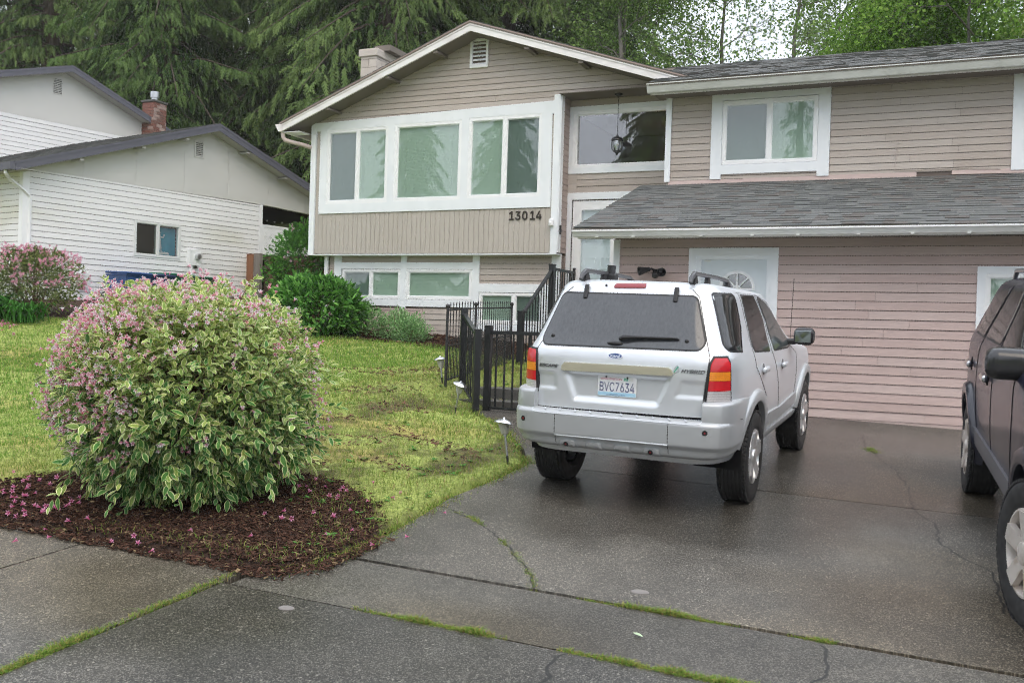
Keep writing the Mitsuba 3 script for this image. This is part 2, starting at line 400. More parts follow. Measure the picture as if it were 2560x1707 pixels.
def slab(poly, mat, key='driveway__slab', dz=0.0):
    poly = poly.buffer(-.012, join_style=2)
    def top(u, v): return np.stack([u, v, G(u, v) + dz], 1)
    def bot(u, v): return np.stack([u, v, G(u, v) - .12], 1)
    put(key, shell(poly, None, top, bot), mat)
tag('driveway', 'wet dark aggregate concrete driveway and sidewalk slabs with mossy joints', kind='structure')
D_ = Polygon(DRIVE)
slab(D_.intersection(sbox(-10, 8.33, 14, 14)), 'm_slab_back')
slab(D_.intersection(sbox(-10, 5.1, 14, 8.33)), 'm_slab_drive', dz=.002)
slab(sbox(-3.68, 4.36, 14, 5.1).intersection(D_.union(sbox(-3.68, 4.36, 14, 4.56))), 'm_slab_band', dz=-.004)
slab(sbox(-3.72, 2.0, 14, 4.36), 'm_slab_front', dz=.001)
slab(sbox(-4.98, 2.0, -3.72, 4.62), 'm_slab_walk')
for i in range(5):
    slab(sbox(-4.98 - 2.4 * (i + 1), 2.0, -4.98 - 2.4 * i, 4.62), 'm_slab_walk', dz=-.003 * ((i + 1) % 2))
def asph(p, n, uv):
    d1, d2, r1 = voronoi(p.x * 60, p.y * 60)
    return mi.Color3f(.05) * (.6 + .8 * r1)
P('m_street', pc(asph), .5)
def strt(u, v): return np.stack([u, v, G(u, 2.0) - .10 + 0 * v], 1)
put('street', shell(sbox(-60, -9, 60, 1.97), 4.0, strt, lambda u, v: strt(u, v) - [0, 0, .1]), 'm_street', label='wet asphalt street in front of the driveway', kind='structure')
# ------------------------------------------------------------------ wall and window builders
def boards(fr, holder, outline, z0, expo, mats, openings=(), rng=None, lip=.020, gap=.0055, joints=True):
    """lap boards of one wall, each one an entry holder__siding_board_nnn"""
    rng = rng or np.random.default_rng(1); outline = outline.buffer(0)
    op = shapely.union_all([sbox(*o) for o in openings]) if len(openings) else Polygon()
    u0, _, u1, zt = outline.bounds
    z = z0
    while z < zt:
        b = sbox(u0 - 1, z + rng.normal(0, .0008), u1 + 1, z + expo - gap).intersection(outline).difference(op)
        for g in getattr(b, 'geoms', [b]):
            if g.area < .002: continue
            a0, _, a1, _ = g.bounds
            cuts = [a0, a1]
            if joints and a1 - a0 > 1.7:
                cuts = [a0, a0 + (a1 - a0) * rng.uniform(.25, .75), a1]
            for c0, c1 in zip(cuts[:-1], cuts[1:]):
                for h in getattr(g.intersection(sbox(c0 + (.003 if c0 > a0 else 0), -9, c1, 99)), 'geoms', [g.intersection(sbox(c0 + (.003 if c0 > a0 else 0), -9, c1, 99))]):
                    if h.area < .002 or h.geom_type != 'Polygon': continue
                    k = rng.normal(0, .0015)
                    front = lambda u, w, z=z, k=k: fr.p(u, lip + k - (lip - .006) * np.clip((w - z) / expo, 0, 1), w)
                    put(holder + '__siding_board', shell(h.simplify(.0005), None, front, lambda u, w: fr.p(u, 0 * u - .004, w)), mats[int(rng.integers(len(mats)))])
        z += expo
def sheath(fr, key, outline, openings, mat='m_backing', t=.12):
    op = shapely.union_all([sbox(*o) for o in openings]) if len(openings) else Polygon()
    return put(key, fr.ex(outline.buffer(0).difference(op), -t, -.004), mat)
def window(fr, holder, x0, x1, z0, z1, panes, depth=.06, frame='m_vinyl', proud=.03, room=.45, label=None):
    """frame, panes, blinds, the dark room behind; panes: (xa, xb, za, zb, glass, blind)"""
    w = num(holder + '__window')
    if label: tag(w, label)
    fp = sbox(x0, z0, x1, z1)
    for p in panes: fp = fp.difference(sbox(*p[:4]) if False else sbox(p[0], p[2], p[1], p[3]))
    inner = [p for p in panes]
    m = MB().add(fr.ex(fp, -depth, proud))
    for p in inner:   # glazing bead, a step back from the frame's face
        bead = sbox(p[0] - .001, p[2] - .001, p[1] + .001, p[3] + .001).difference(sbox(p[0] + .014, p[2] + .014, p[1] - .014, p[3] - .014))
        m.add(fr.ex(bead, -depth, proud - .016))
    put(w + '__frame', m.mesh(), frame)
    for (xa, xb, za, zb, glass, blind) in inner:
        v = fr.p(np.array([xa, xb, xb, xa]), np.full(4, proud - .03), np.array([za, za, zb, zb]))
        put(w + '__pane', (v, np.array([[0, 1, 2], [0, 2, 3]])), glass)
        if blind:
            m = MB(); n = int((zb - za) / .026); lo = za + blind * (zb - za) if isinstance(blind, float) else za
            for i in range(n):
                z = za + (i + .5) * (zb - za) / n
                if z < lo: continue
                tl = .010
                pp = fr.p(np.array([xa + .012, xb - .012, xb - .012, xa + .012] * 2), np.array([-.0335, -.0335, -.0385, -.0385, -.0345, -.0345, -.0395, -.0395]), z + np.array([-.0145, -.0145, .0145, .0145] * 2))
                m.add(pp, [[0, 1, 2, 3], [7, 6, 5, 4]])
            m.add(fr.box(xa + .008, xb - .008, -.05, -.024, zb - .03, zb))
            for u in (xa + .12 * (xb - xa), xb - .12 * (xb - xa)):
                m.add(fr.box(u - .002, u + .002, -.0285, -.0265, za, zb))
            put(w + '__blind', m.mesh(), 'm_blind', kind='stuff')
    if room:
        o = fr.ex(sbox(x0 + .01, z0 + .01, x1 - .01, z1 - .01).difference(sbox(x0 + .03, z0 + .03, x1 - .03, z1 - .03)), -room, -depth - .002)
        b = fr.box(x0 + .01, x1 - .01, -room - .02, -room - .001, z0 + .01, z1 - .01)
        put(w + '__reveal', MB().add(o).add(b).mesh(), 'm_room')
    return w
def trim(fr, holder, rects, o1=.036, o0=-.003, mat='m_trim'):
    for k, (a, b, c, d) in enumerate(rects):
        put(holder + '__trim_board', fr.box(a, b, o0, o1 + .0011 * (k % 3), c, d), mat)

H = thing('house', 'taupe split level house with white window trim, street numerals and grey shingle roofs', 'house')
TA = ['m_taupe', 'm_taupe_b', 'm_taupe_c']; PK = ['m_pink', 'm_pink_b', 'm_pink_c']
YB, YL, YE, YU, YG = 15.9, 16.13, 16.32, 15.42, 12.95
S = lambda y: Fr((0, y), (1, 0), (0, -1))
def wallname(): return num(H + '__wall')

# --- bay front (upper storey, overhanging) with its gable
fb = S(YB); wb = wallname()
PK_X, PK_Z = -8.0, 6.97
gline = [(-12.05, 5.40), (PK_X, PK_Z), (-4.16, 5.74)]
gz = lambda x: np.interp(x, [g[0] for g in gline], [g[1] for g in gline])
bayo = Polygon([(-11.63, 3.02), (-6.40, 3.02), (-6.40, 5.76), (-4.2, 5.76), (-4.2, gz(-4.2) + .02), (PK_X, PK_Z), (-11.63, gz(-11.63))])
bw = [(-11.25, 3.975, -9.87, 5.41), (-9.725, 3.985, -8.315, 5.435), (-8.17, 4.005, -6.735, 5.46)]
sheath(fb, wb, bayo, bw)
boards(fb, wb, Polygon([(-11.6, 5.55), (-6.5, 5.66), (-6.5, 5.77), (-4.21, 5.77), (-4.21, gz(-4.21)), (PK_X, PK_Z - .01), (-11.6, gz(-11.6))]), 5.525, .1054, TA, [(-8.19, 6.36, -7.83, 6.88)], np.random.default_rng(3))
def groove(p, n, uv):
    g = fbm(p.x * 1.2, p.y, p.z * 1.2, 4)
    s = noise(p.x * 40, 2, p.z * .8)
    return mix((.42, .38, .335), (.49, .45, .405), dr.clip(g * .8 + .3 * s, 0, 1))
P('m_panel', pc(groove), .75)
x = -11.5; rg = np.random.default_rng(8)
for u0, u1, z0, z1 in [(-11.5, -11.42, 3.02, 5.42), (-6.545, -6.50, 3.8, 5.42)]:
    put(wb + '__siding_panel', fb.box(u0, u1, -.004, .012, z0, z1), 'm_panel')
x = -11.42
while x < -6.53:   # the grooved lower panel, plank by plank
    x1 = min(x + .1, -6.50)
    put(wb + '__siding_plank', fb.ex(sbox(x + .0045, 3.012, x1 - .0045, 3.80 if x1 < -6.52 else 3.80), -.004, .012 + rg.normal(0, .0008)), 'm_panel')
    x = x1
put(wb + '__siding_backer', fb.box(-11.5, -6.5, -.004, .003, 3.014, 3.80), 'm_panel')
# white surround of the three windows
pan = Polygon([(-11.415, 3.79), (-6.53, 3.81), (-6.545, 5.44), (-6.50, 5.44), (-6.50, 5.665), (-11.505, 5.555), (-11.505, 5.40), (-11.415, 5.40)])
put(wb + '__trim_board', fb.ex(pan.difference(shapely.union_all([sbox(*o) for o in bw])), -.003, .036), 'm_trim')
trim(fb, wb, [(-11.625, -11.507, 2.985, gz(-11.57) - .02), (-6.505, -6.386, 2.985, 5.765)], .046)
put(wb + '__trim_board', Fr((-6.386, YB), (0, 1), (1, 0)).box(-.03, .10, 0, .02, 3.02, 5.75), 'm_trim')
window(fb, H, *[bw[0][i] for i in (0, 2, 1, 3)], [(-11.19, -10.59, 4.035, 5.35, 'm_glass_screen', True), (-10.52, -9.93, 4.045, 5.355, 'm_glass', True)], label='left slider of the three upper bay windows, its left half screened')
window(fb, H, *[bw[1][i] for i in (0, 2, 1, 3)], [(-9.665, -8.37, 4.045, 5.375, 'm_glass', True)], label='large fixed middle window of the upper bay with a closed blind')
window(fb, H, *[bw[2][i] for i in (0, 2, 1, 3)], [(-8.115, -7.49, 4.055, 5.40, 'm_glass', True), (-7.41, -6.785, 4.06, 5.40, 'm_glass_screen', True)], label='right slider of the three upper bay windows, its right half screened')
# gable vent
vt = H + '__gable_vent'
put(vt, fb.box(-8.17, -7.85, -.02, -.005, 6.38, 6.86), 'm_black')
put(vt + '__frame', fb.ex(sbox(-8.19, 6.36, -7.83, 6.88).difference(sbox(-8.15, 6.405, -7.87, 6.845)), -.01, .045), 'm_vinyl')
for i in range(6):
    z = 6.425 + i * .0735
    put(vt + '__louvre_slat', fb.p(np.array([-8.15, -7.87, -7.87, -8.15] * 2), np.array([.034, .034, -.006, -.006, .030, .030, -.010, -.010]), z + np.array([-.012, -.012, .03, .03, -.018, -.018, .024, .024])).reshape(-1, 3) if False else
        hexa(fb.p(np.array([-8.15, -7.87, -7.87, -8.15] * 2), np.array([.034, .034, -.006, -.006, .034, .034, -.006, -.006]), z + np.array([-.016, -.016, .022, .022, -.006, -.006, .032, .032]))), 'm_vinyl')
# street numerals
xn = -7.315
for ch, w in zip('13014', (.10, .115, .135, .095, .12)):
    t = meshkit.text_mesh(ch, .148, .014, bold=True)
    v = np.asarray(t.vertices); v = v * [.92, 1, 1]
    m = MB().add(fb.p(v[:, 0] - v[:, 0].min() + xn, .016 + v[:, 2], v[:, 1] + 3.60), t.faces)
    if ch == '1':
        m.add(fb.box(xn - .004, xn + .075, .016, .028, 3.60, 3.613))
    else:
        pass
    put(H + '__numeral', m.mesh(), 'm_bronze')
    xn += w + .018
# bay: under side, left side, return towards the entry
put(H + '__soffit', MB().box(-11.62, -6.39, YB - .003, YL + .02, 2.985, 3.008).mesh(), 'm_trim')
fr_ = Fr((-6.386, YB), (0, 1), (1, 0)); wr = wallname()
put(wr, fr_.box(.0, YE - YB, -.12, -.004, 3.02, 5.75), 'm_backing')
boards(fr_, wr, sbox(.07, 3.03, YE - YB - .002, 5.76), 3.01, .1025, ['m_return'], (), np.random.default_rng(5), lip=.014)
put(wallname(), Fr((-11.63, YB), (0, 1), (-1, 0)).box(0, 8, -.12, 0, 3.0, 5.6), 'm_taupe')
# lower storey under the bay
fl = S(YL); wl = wallname()
lowin = [(-10.975, 2.17, -9.65, 2.725), (-9.53, 2.17, -8.13, 2.73), (-7.975, 1.745, -6.71, 2.31)]
lo = sbox(-11.30, 1.0, -6.39, 2.99)
sheath(fl, wl, lo, lowin)
boards(fl, wl, sbox(-11.29, 2.02, -6.40, 2.985), 2.04 - .021, .1037, TA, [(-11.165, 1.95, -8.0, 2.9), (-8.12, 1.5, -6.40, 2.475)], np.random.default_rng(6))
boards(fl, wl, sbox(-11.02, 2.85, -8.1, 2.985), 2.86, .1037, TA, [], np.random.default_rng(6))
boards(fl, wl, sbox(-9.17, 1.18, -6.56, 2.0), 1.28 - .1037, .1037, TA, [(-7.99, 1.66, -6.56, 2.4)], np.random.default_rng(7))
put(wl + '__foundation_panel', fl.box(-11.29, -9.20, -.004, .02, 1.0, 1.955), 'm_pink')
put(wl + '__panel_batten', fl.box(-9.20, -9.165, -.004, .030, 1.1, 1.99), 'm_pink_c')
put(wl + '__panel_batten', fl.box(-11.29, -9.20, -.004, .030, 1.957, 1.99), 'm_pink_c')
trim(fl, wl, [(-11.165, -11.0, 2.045, 2.985), (-11.0, -9.65, 2.735, 2.86), (-11.0, -9.65, 2.035, 2.165), (-9.65, -9.53, 1.985, 2.985), (-9.53, -8.125, 2.735, 2.86), (-9.53, -8.125, 2.03, 2.165), (-8.125, -7.985, 1.62, 2.985), (-7.985, -6.71, 2.32, 2.475), (-7.985, -6.71, 1.61, 1.74), (-6.71, -6.56, 1.61, 2.475), (-6.56, -6.39, 1.3, 2.985)])
window(fl, H, -10.975, -9.65, 2.17, 2.725, [(-10.93, -10.35, 2.215, 2.68, 'm_glass_screen', True), (-10.29, -9.705, 2.22, 2.68, 'm_glass', True)], label='small lower slider furthest left under the bay')
window(fl, H, -9.53, -8.13, 2.17, 2.73, [(-9.475, -8.185, 2.225, 2.68, 'm_glass', True)], label='small fixed window in the middle under the bay')
window(fl, H, -7.975, -6.71, 1.745, 2.31, [(-7.93, -7.32, 1.80, 2.265, 'm_glass', True), (-7.24, -6.76, 1.80, 2.265, 'm_glass_screen', True)], label='lower slider behind the black railings')
put(wallname(), Fr((-6.39, YL), (0, 1), (1, 0)).box(0, .2, -.1, .0, 1.2, 2.99), 'm_return')
put(wallname(), Fr((-11.30, YL), (0, 1), (-1, 0)).box(0, 8, -.12, 0, 1.0, 2.99), 'm_taupe')
dsp = H + '__downspout'
put(num(dsp), MB().add(rbox(-11.375, -11.30, YL - .075, YL - .02, 1.3, 2.985, .008)).mesh(), 'm_vinyl')

# --- entry
fe = S(YE); we = wallname()
sheath(fe, we, sbox(-6.39, 1.2, -4.2, 5.76), [(-6.30, 4.54, -4.38, 5.545), (-6.29, 1.8, -5.36, 3.97)])
boards(fe, we, sbox(-6.375, 4.10, -4.34, 4.45), 4.107, .1165, TA, (), np.random.default_rng(9), joints=False)
put(we + '__trim_board', fe.box(-6.378, -6.22, -.003, .024, 4.105, 4.44), 'm_taupe_c')
put(we + '__siding_board', fe.box(-6.378, -4.34, -.004, .012, 5.635, 5.75), 'm_taupe')
trim(fe, we, [(-6.378, -6.30, 4.445, 5.63), (-6.30, -4.36, 5.547, 5.63), (-6.30, -4.36, 4.445, 4.537)])
window(fe, H, -6.30, -4.38, 4.54, 5.545, [(-6.24, -4.44, 4.595, 5.49, 'm_glass_clear', None)], room=2.2, label='wide window above the entry door reflecting a conifer')
put(H + '__soffit', MB().box(-6.386, -4.16, YB - .115, YE + .05, 5.752, 5.764).mesh(), 'm_soffit')
put(H + '__soffit', MB().box(-4.5, 4.6, 14.86, YU + .05, 5.44, 5.455).mesh(), 'm_soffit')
trim(fe, we, [(-6.372, -6.29, 1.7, 3.985), (-6.372, -5.2, 3.985, 4.107)], .04)
dr_ = H + '__door'
tag(dr_, 'white six panel entry door behind a full glass storm door')
put(dr_ + '__leaf', fe.box(-6.24, -5.38, -.11, -.07, 1.82, 3.92), 'm_doorgrey' if False else 'm_vinyl')
for (a, b) in ((-6.06, -5.85), (-5.76, -5.55)):
    for (c, d) in ((3.14, 3.62), (2.76, 2.97), (2.0, 2.62)):
        put(dr_ + '__panel', fe.ex(sbox(a, c, b, d).difference(sbox(a + .018, c + .018, b - .018, d - .018)), -.071, -.058), 'm_vinyl')
put(dr_ + '__storm_frame', fe.ex(sbox(-6.268, 1.82, -5.38, 3.965).difference(sbox(-6.105, 1.95, -5.555, 3.305)).difference(sbox(-6.105, 3.345, -5.555, 3.805)), -.035, .012), 'm_vinyl')
scene['m_storm'] = {'type': 'thindielectric', 'int_ior': 1.6, 'specular_transmittance': {'type': 'rgb', 'value': [.80, .87, .88]}}
for (c, d) in ((1.95, 3.305), (3.345, 3.805)):
    put(dr_ + '__pane', (fe.p(np.array([-6.11, -5.55, -5.55, -6.11]), np.full(4, -.012), np.array([c, c, d, d])), np.array([[0, 1, 2], [0, 2, 3]])), 'm_storm')
put(dr_ + '__closer', MB().add(fe.box(-5.56, -5.50, .012, .04, 2.55, 2.72)).mesh(), 'm_vinyl')
# hanging lantern
lan = thing('porch_lantern', 'black hanging lantern with glass on a chain under the entry soffit', 'lantern')
LX, LY = -5.41, 16.08
put(lan + '__canopy', (lambda vf: (vf[0] + [LX, LY, 5.715], vf[1]))(lathe([(0, 0), (.03, .0), (.065, .02), (.07, .036), (0, .037)], 20)), 'm_iron', smooth=40)
cm = MB()
for i in range(24):
    z = 5.71 - i * .0275
    cm.add(tube([(LX + .006 * math.cos(a) * (i % 2), LY + .006 * math.cos(a) * ((i + 1) % 2), z - .012 + .017 * math.sin(a)) for a in np.linspace(0, 2 * np.pi, 7)], .0028, 4, False))
put(lan + '__chain', cm.mesh(), 'm_iron', kind='stuff')
put(lan + '__cap', (lambda vf: (vf[0] + [LX, LY, 4.95], vf[1]))(lathe([(0, .10), (.015, .10), (.02, .075), (.08, .05), (.105, .02), (.105, .0), (0, .0)], 24)), 'm_iron', smooth=40)
put(lan + '__glass', (lambda vf: (vf[0] + [LX, LY, 4.77], vf[1]))(lathe([(.055, 0), (.09, .06), (.095, .11), (.085, .18)], 24)), 'm_glass_clear', smooth=True)
for k in range(6):
    a = k * math.pi / 3 + .2
    put(lan + '__rib', tube([(LX + r * math.cos(a), LY + r * math.sin(a), 4.77 + h) for r, h in ((.06, -.005), (.095, .055), (.10, .11), (.09, .185))], .006, 5), 'm_iron')
put(lan + '__base', (lambda vf: (vf[0] + [LX, LY, 4.70], vf[1]))(lathe([(0, 0), (.012, .0), (.02, .03), (.05, .05), (.07, .06), (.07, .075), (0, .076)], 24)), 'm_iron', smooth=40)
put(lan + '__candle', (lambda vf: (vf[0] + [LX, LY, 4.775], vf[1]))(lathe([(0, .11), (.012, .10), (.014, 0), (0, 0)], 12)), 'm_vinyl')

# --- right wing, upper storey
fu = S(YU); wu = wallname()
sheath(fu, wu, sbox(-4.34, 3.9, 4.5, 5.5), [(-3.45, 4.34, -2.01, 5.33)])
boards(fu, wu, sbox(-4.27, 4.12, .625, 5.455), 4.171 - .1045, .1047, TA, [(-3.62, 4.0, -1.82, 5.47)], np.random.default_rng(12))
boards(fu, wu, sbox(-3.45, 4.12, -1.98, 4.2), 4.171 - .1045, .1047, TA, [], np.random.default_rng(12))
boards(fu, wu, sbox(-3.45, 5.472, -2.0, 5.455 + .03), 5.41, .1047, TA, [], np.random.default_rng(12))
boards(fu, wu, sbox(.8, 4.12, 4.5, 5.455), 4.171 - .1045, .1047, TA, [], np.random.default_rng(13))
trim(fu, wu, [(-4.365, -4.275, 4.10, 5.44), (-3.625, -3.455, 4.115, 5.44), (-2.0, -1.825, 4.11, 5.44), (-3.455, -2.0, 5.345, 5.465), (-3.455, -2.0, 4.19, 4.335), (.625, .82, 4.10, 5.44)])
window(fu, H, -3.45, -2.005, 4.34, 5.335, [(-3.395, -2.76, 4.395, 5.275, 'm_glass_screen', True), (-2.695, -2.06, 4.385, 5.275, 'm_glass', True)], label='upper slider over the garage roof with a green tinted blind')
put(wallname(), Fr((-4.34, YU), (0, 1), (-1, 0)).box(0, YE - YU, -.12, 0, 3.9, 5.5), 'm_taupe')
put(wallname(), MB().box(4.4, 4.5, YU, 20.6, .4, 5.5).mesh(), 'm_taupe')
put(wallname(), MB().box(-11.6, 4.5, 23.8, 23.95, 1.0, 5.5).mesh(), 'm_taupe')
# pink flashing strip and the wire over the roof
fm = MB(); rg = np.random.default_rng(3)
for k, (a, b) in enumerate(((-4.3, -3.1), (-3.1, -1.85), (-1.85, -.6), (-.13, 1.2))):
    fm.add(hexa(fu.p(np.array([a, b, b, a] * 2), np.array([.03, .03, .0, .0, .018, .018, 0, 0]), np.array([4.045 + .01 * (k % 2), 4.04, 4.04, 4.045, 4.115, 4.112, 4.112, 4.115]) + .004 * k)))
put(wu + '__flashing', fm.mesh(), 'm_pink_c')
put(H + '__cable', tube(fu.p(np.array([-.83, -.86, -.87, -.88, -.9, -.88, -.6, 0, .5]), np.array([.03, .03, .025, .025, .025, .028, .03, .03, .028]), np.array([4.545, 4.555, 4.53, 4.4, 4.17, 4.15, 4.145, 4.15, 4.12])), .005, 5), 'm_taupe_c')

# --- garage wing
fg = S(YG); wg = wallname()
sheath(fg, wg, sbox(-4.34, .3, 4.5, 2.98), [(-3.15, .3, -2.22, 2.68), (.30, 1.3, 1.5, 2.48)])
boards(fg, wg, sbox(-4.262, .66, 4.5, 2.99), .660, .1137, PK, [(-3.285, .3, -2.115, 2.808), (.21, 1.2, 1.6, 2.575)], np.random.default_rng(15), lip=.022, gap=.0065)
put(wg + '__base_strip', fg.box(-4.262, 4.5, -.004, .014, .60, .655), 'm_pink_c')
trim(fg, wg, [(-4.345, -4.26, .5, 2.93), (-3.285, -3.19, .45, 2.808), (-2.205, -2.115, .45, 2.808), (-3.19, -2.205, 2.708, 2.808), (.21, .30, 1.25, 2.57), (1.5, 1.6, 1.25, 2.57), (.30, 1.5, 2.48, 2.57), (.3, 1.5, 1.22, 1.32)])
gd = num(H + '__door'); tag(gd, 'white door with a half round fan light in the pink garage wall')
P('m_door', (.66, .72, .76), .4)
put(gd + '__leaf', fg.ex(sbox(-3.125, .52, -2.262, 2.655).difference(Point(-2.645, 2.275).buffer(.205, 48).intersection(sbox(-4, 2.275, 0, 3))), -.06, -.02), 'm_door')
put(gd + '__jamb', fg.ex(sbox(-3.19, .5, -2.205, 2.708).difference(sbox(-3.125, .4, -2.262, 2.655)), -.08, .012), 'm_trim')
c = (-2.645, 2.275)
ring = Point(c).buffer(.235, 48).difference(Point(c).buffer(.198, 48)).intersection(sbox(-4, 2.255, 0, 3))
spk = shapely.union_all([LineString([c, (c[0] + .22 * math.cos(a), c[1] + .22 * math.sin(a))]).buffer(.008) for a in np.radians([45, 90, 135])] + [Point(c).buffer(.05).difference(Point(c).buffer(.035)), sbox(c[0] - .235, c[1] - .02, c[0] + .235, c[1] + .004)]).intersection(sbox(-4, 2.255, 0, 3))
put(gd + '__fan_light', fg.ex(ring.union(spk), -.03, -.006), 'm_vinyl')
hp = Point(c).buffer(.21, 32).intersection(sbox(-4, 2.275, 0, 3))
v, f = tri2d(hp); put(gd + '__pane', (fg.p(v[:, 0], np.full(len(v), -.04), v[:, 1]), f), 'm_glass_clear')
put(gd + '__backing', fg.box(-3.1, -2.25, -.4, -.3, 2.1, 2.7), 'm_black')
for (a, b) in ((-3.02, -2.74), (-2.65, -2.37)):
    for (c0, d0) in ((1.45, 2.1), (.7, 1.3)):
        put(gd + '__panel', fg.ex(sbox(a, c0, b, d0).difference(sbox(a + .02, c0 + .02, b - .02, d0 - .02)), -.021, -.008), 'm_door')
put(gd + '__closer', MB().add(fg.box(-3.09, -3.0, -.02, -.004, 2.63, 2.65)).mesh(), 'm_blind')
window(fg, H, .30, 1.5, 1.32, 2.48, [(.345, .87, 1.37, 2.44, 'm_glass', True), (.93, 1.45, 1.37, 2.44, 'm_glass', True)], label='window at the right edge behind the dark vehicle')
put(wallname(), Fr((-4.34, YG), (0, 1), (-1, 0)).ex(Polygon([(.03, .4), (YE - YG, .4), (YE - YG, 3.9), (2.4, 3.9), (.03, 3.08)]), -.12, 0), 'm_pink')
# flood lamp by the door
fl_ = thing('flood_lamp', 'black motion flood lamp with two conical heads on the pink garage wall', 'lamp')
def cone(c, d, r0, r1, L, sides=24):
    d = np.array(d, float); d /= np.linalg.norm(d)
    pr = [(0, 0), (r0 * .8, 0), (r0, .01), (r0, L * .25), (r1, L), (r1 * .92, L), (r0 * .8, L * .35), (0, L * .34)]
    v, f = lathe(pr, sides)
    R = frames(d[None])[0]
    return v[:, 2:3] * R[0] + v[:, 0:1] * R[1] + v[:, 1:2] * R[2] + np.array(c), f
put(fl_ + '__base', cone((-3.73, YG - .01, 2.475), (0, -1, 0), .055, .05, .04), 'm_plastic_black', smooth=40)
put(fl_ + '__head', cone((-3.80, YG - .10, 2.52), (-.75, -.62, -.22), .03, .062, .16), 'm_plastic_black', smooth=40)
put(fl_ + '__head', cone((-3.66, YG - .08, 2.50), (.35, -.85, -.18), .032, .060, .15), 'm_plastic_black', smooth=40)
put(fl_ + '__sensor', MB().add(rbox(-3.765, -3.695, YG - .13, YG - .05, 2.40, 2.475, .02)).mesh(), 'm_plastic_black', smooth=40)
put(fl_ + '__arm', MB().add(tube([(-3.73, YG - .03, 2.50), (-3.79, YG - .09, 2.53)], .014)).add(tube([(-3.73, YG - .03, 2.50), (-3.67, YG - .07, 2.52)], .014)).mesh(), 'm_plastic_black')
# small things by the entry corner
put(H + '__camera', MB().add(rbox(-6.53, -6.44, YB - .10, YB - .045, 3.47, 3.60, .02)).add(tube([(-6.50, YB - .09, 3.52), (-6.47, YB - .17, 3.50)], .025, 10)).mesh(), 'm_vinyl', smooth=40)
put(H + '__mail_slot', MB().add(rbox(-6.38, -6.345, YB + .02, YB + .09, 3.34, 3.50, .008)).mesh(), 'm_plastic_black')
lampk = put(H + '__room_lamp', (lambda vf: (vf[0] + [-5.03, YE + 1.2, 4.72], vf[1]))(lathe([(0, .0), (.05, .0), (.06, .03), (.03, .06), (0, .06)], 14)), 'm_vinyl')
scene[lampk]['emitter'] = {'type': 'area', 'radiance': {'type': 'rgb', 'value': [5.0, 2.2, .5]}}
# ------------------------------------------------------------------ roofs, gutters, chimney
def slope_roof(holder, p00, p10, p01, p11, expo, mats, seed, parts=0, side_thick=.05, under='m_soffit', wave=0.0):
    """courses of shingles from the eave edge p00-p10 up to p01-p11; the first PARTS shingles are entries, the rest one part"""
    rng = np.random.default_rng(seed)
    p00, p10, p01, p11 = [np.array(p, float) for p in (p00, p10, p01, p11)]
    L = np.linalg.norm(p01 - p00); n = max(1, int(round(L / expo)))
    W = np.linalg.norm(p10 - p00)
    nrm = np.cross(p10 - p00, p01 - p00); nrm /= np.linalg.norm(nrm)
    if nrm[2] < 0: nrm = -nrm
    def at(u, t):
        w = wave * (np.sin(u * W * 1.7 + 1) + .6 * np.sin(u * W * 3.9)) * max(0, 1 - t * 5)
        return p00 + u * (p10 - p00) + t * ((p01 - p00) * (1 - u) + (p11 - p10) * u) + nrm * w
    deck = hexa([p00, p10, p11, p01, p00 - nrm * 0 , p10, p11, p01])
    dv = np.array([p00 - nrm * side_thick, p10 - nrm * side_thick, p11 - nrm * side_thick, p01 - nrm * side_thick, p00 - nrm * .004, p10 - nrm * .004, p11 - nrm * .004, p01 - nrm * .004])
    put(holder + '__roof_deck', hexa(dv), under)
    rest = [MB() for _ in mats]; made = 0
    for i in range(n):
        t0, t1 = i / n, min(1.0, (i + 1.25) / n)
        u = -rng.uniform(0, .2) / W
        while u < 1:
            w = rng.choice([.12, .16, .2, .26, .34]) / W
            a, b = max(u, 0), min(u + w, 1)
            u += w
            if b - a < .01 / W: continue
            thick = .006 + .007 * (rng.random() < .5)
            dt = rng.normal(0, .0015) / L
            q = [at(a, t0 + dt), at(b, t0 + dt), at(b, t1), at(a, t1)]
            lift = [thick, thick, .001, .001]
            pts = [x + nrm * (-.001) for x in q] + [x + nrm * l for x, l in zip(q, lift)]
            k = int(rng.choice(len(mats), p=np.array([.3, .25, .15, .15, .15])))
            if made < parts:
                put(holder + '__shingle', hexa(pts), mats[k]); made += 1
            else:
                rest[k].add(*hexa(pts))
    for k, m in enumerate(rest):
        if len(m): put(holder + '__shingle_field', m.mesh(), mats[k], kind='stuff')

# main gable: ridge along y over the bay
RF = 15.45
rk = num(H + '__roof')
rz = lambda x: np.interp(x, [-12.07, -8.0, -4.05], [5.50, 7.06, 5.775])
slope_roof(rk, (-12.09, 23.9, 5.515), (-12.09, RF - .02, 5.515), (-8.0, 23.9, 7.085), (-8.0, RF - .02, 7.085), .14, SH, 1)
slope_roof(rk, (-3.98, RF - .02, 5.775), (-3.98, 23.9, 5.775), (-8.0, RF - .02, 7.085), (-8.0, 23.9, 7.085), .14, SH, 2)
ff = S(RF)
for (xa, za, xb, zb, xe) in ((-12.06, 5.50, -8.0, 7.06, 0), (-8.0, 7.06, -4.10, 5.79, 0)):
    put(H + '__fascia_board', ff.ex(Polygon([(xa, za - .155), (xb, zb - .16), (xb, zb - .012), (xa, za - .012)]), -.035, .0), 'm_fascia')
    put(H + '__drip_strip', ff.ex(Polygon([(xa, za - .05), (xb, zb - .052), (xb, zb + .004), (xa, za + .004)]), .001, .014), 'm_fascia')
    put(H + '__drip_edge', ff.ex(Polygon([(xa, za - .004), (xb, zb - .006), (xb, zb + .014), (xa, za + .014)]), .0145, .026), 'm_drip')
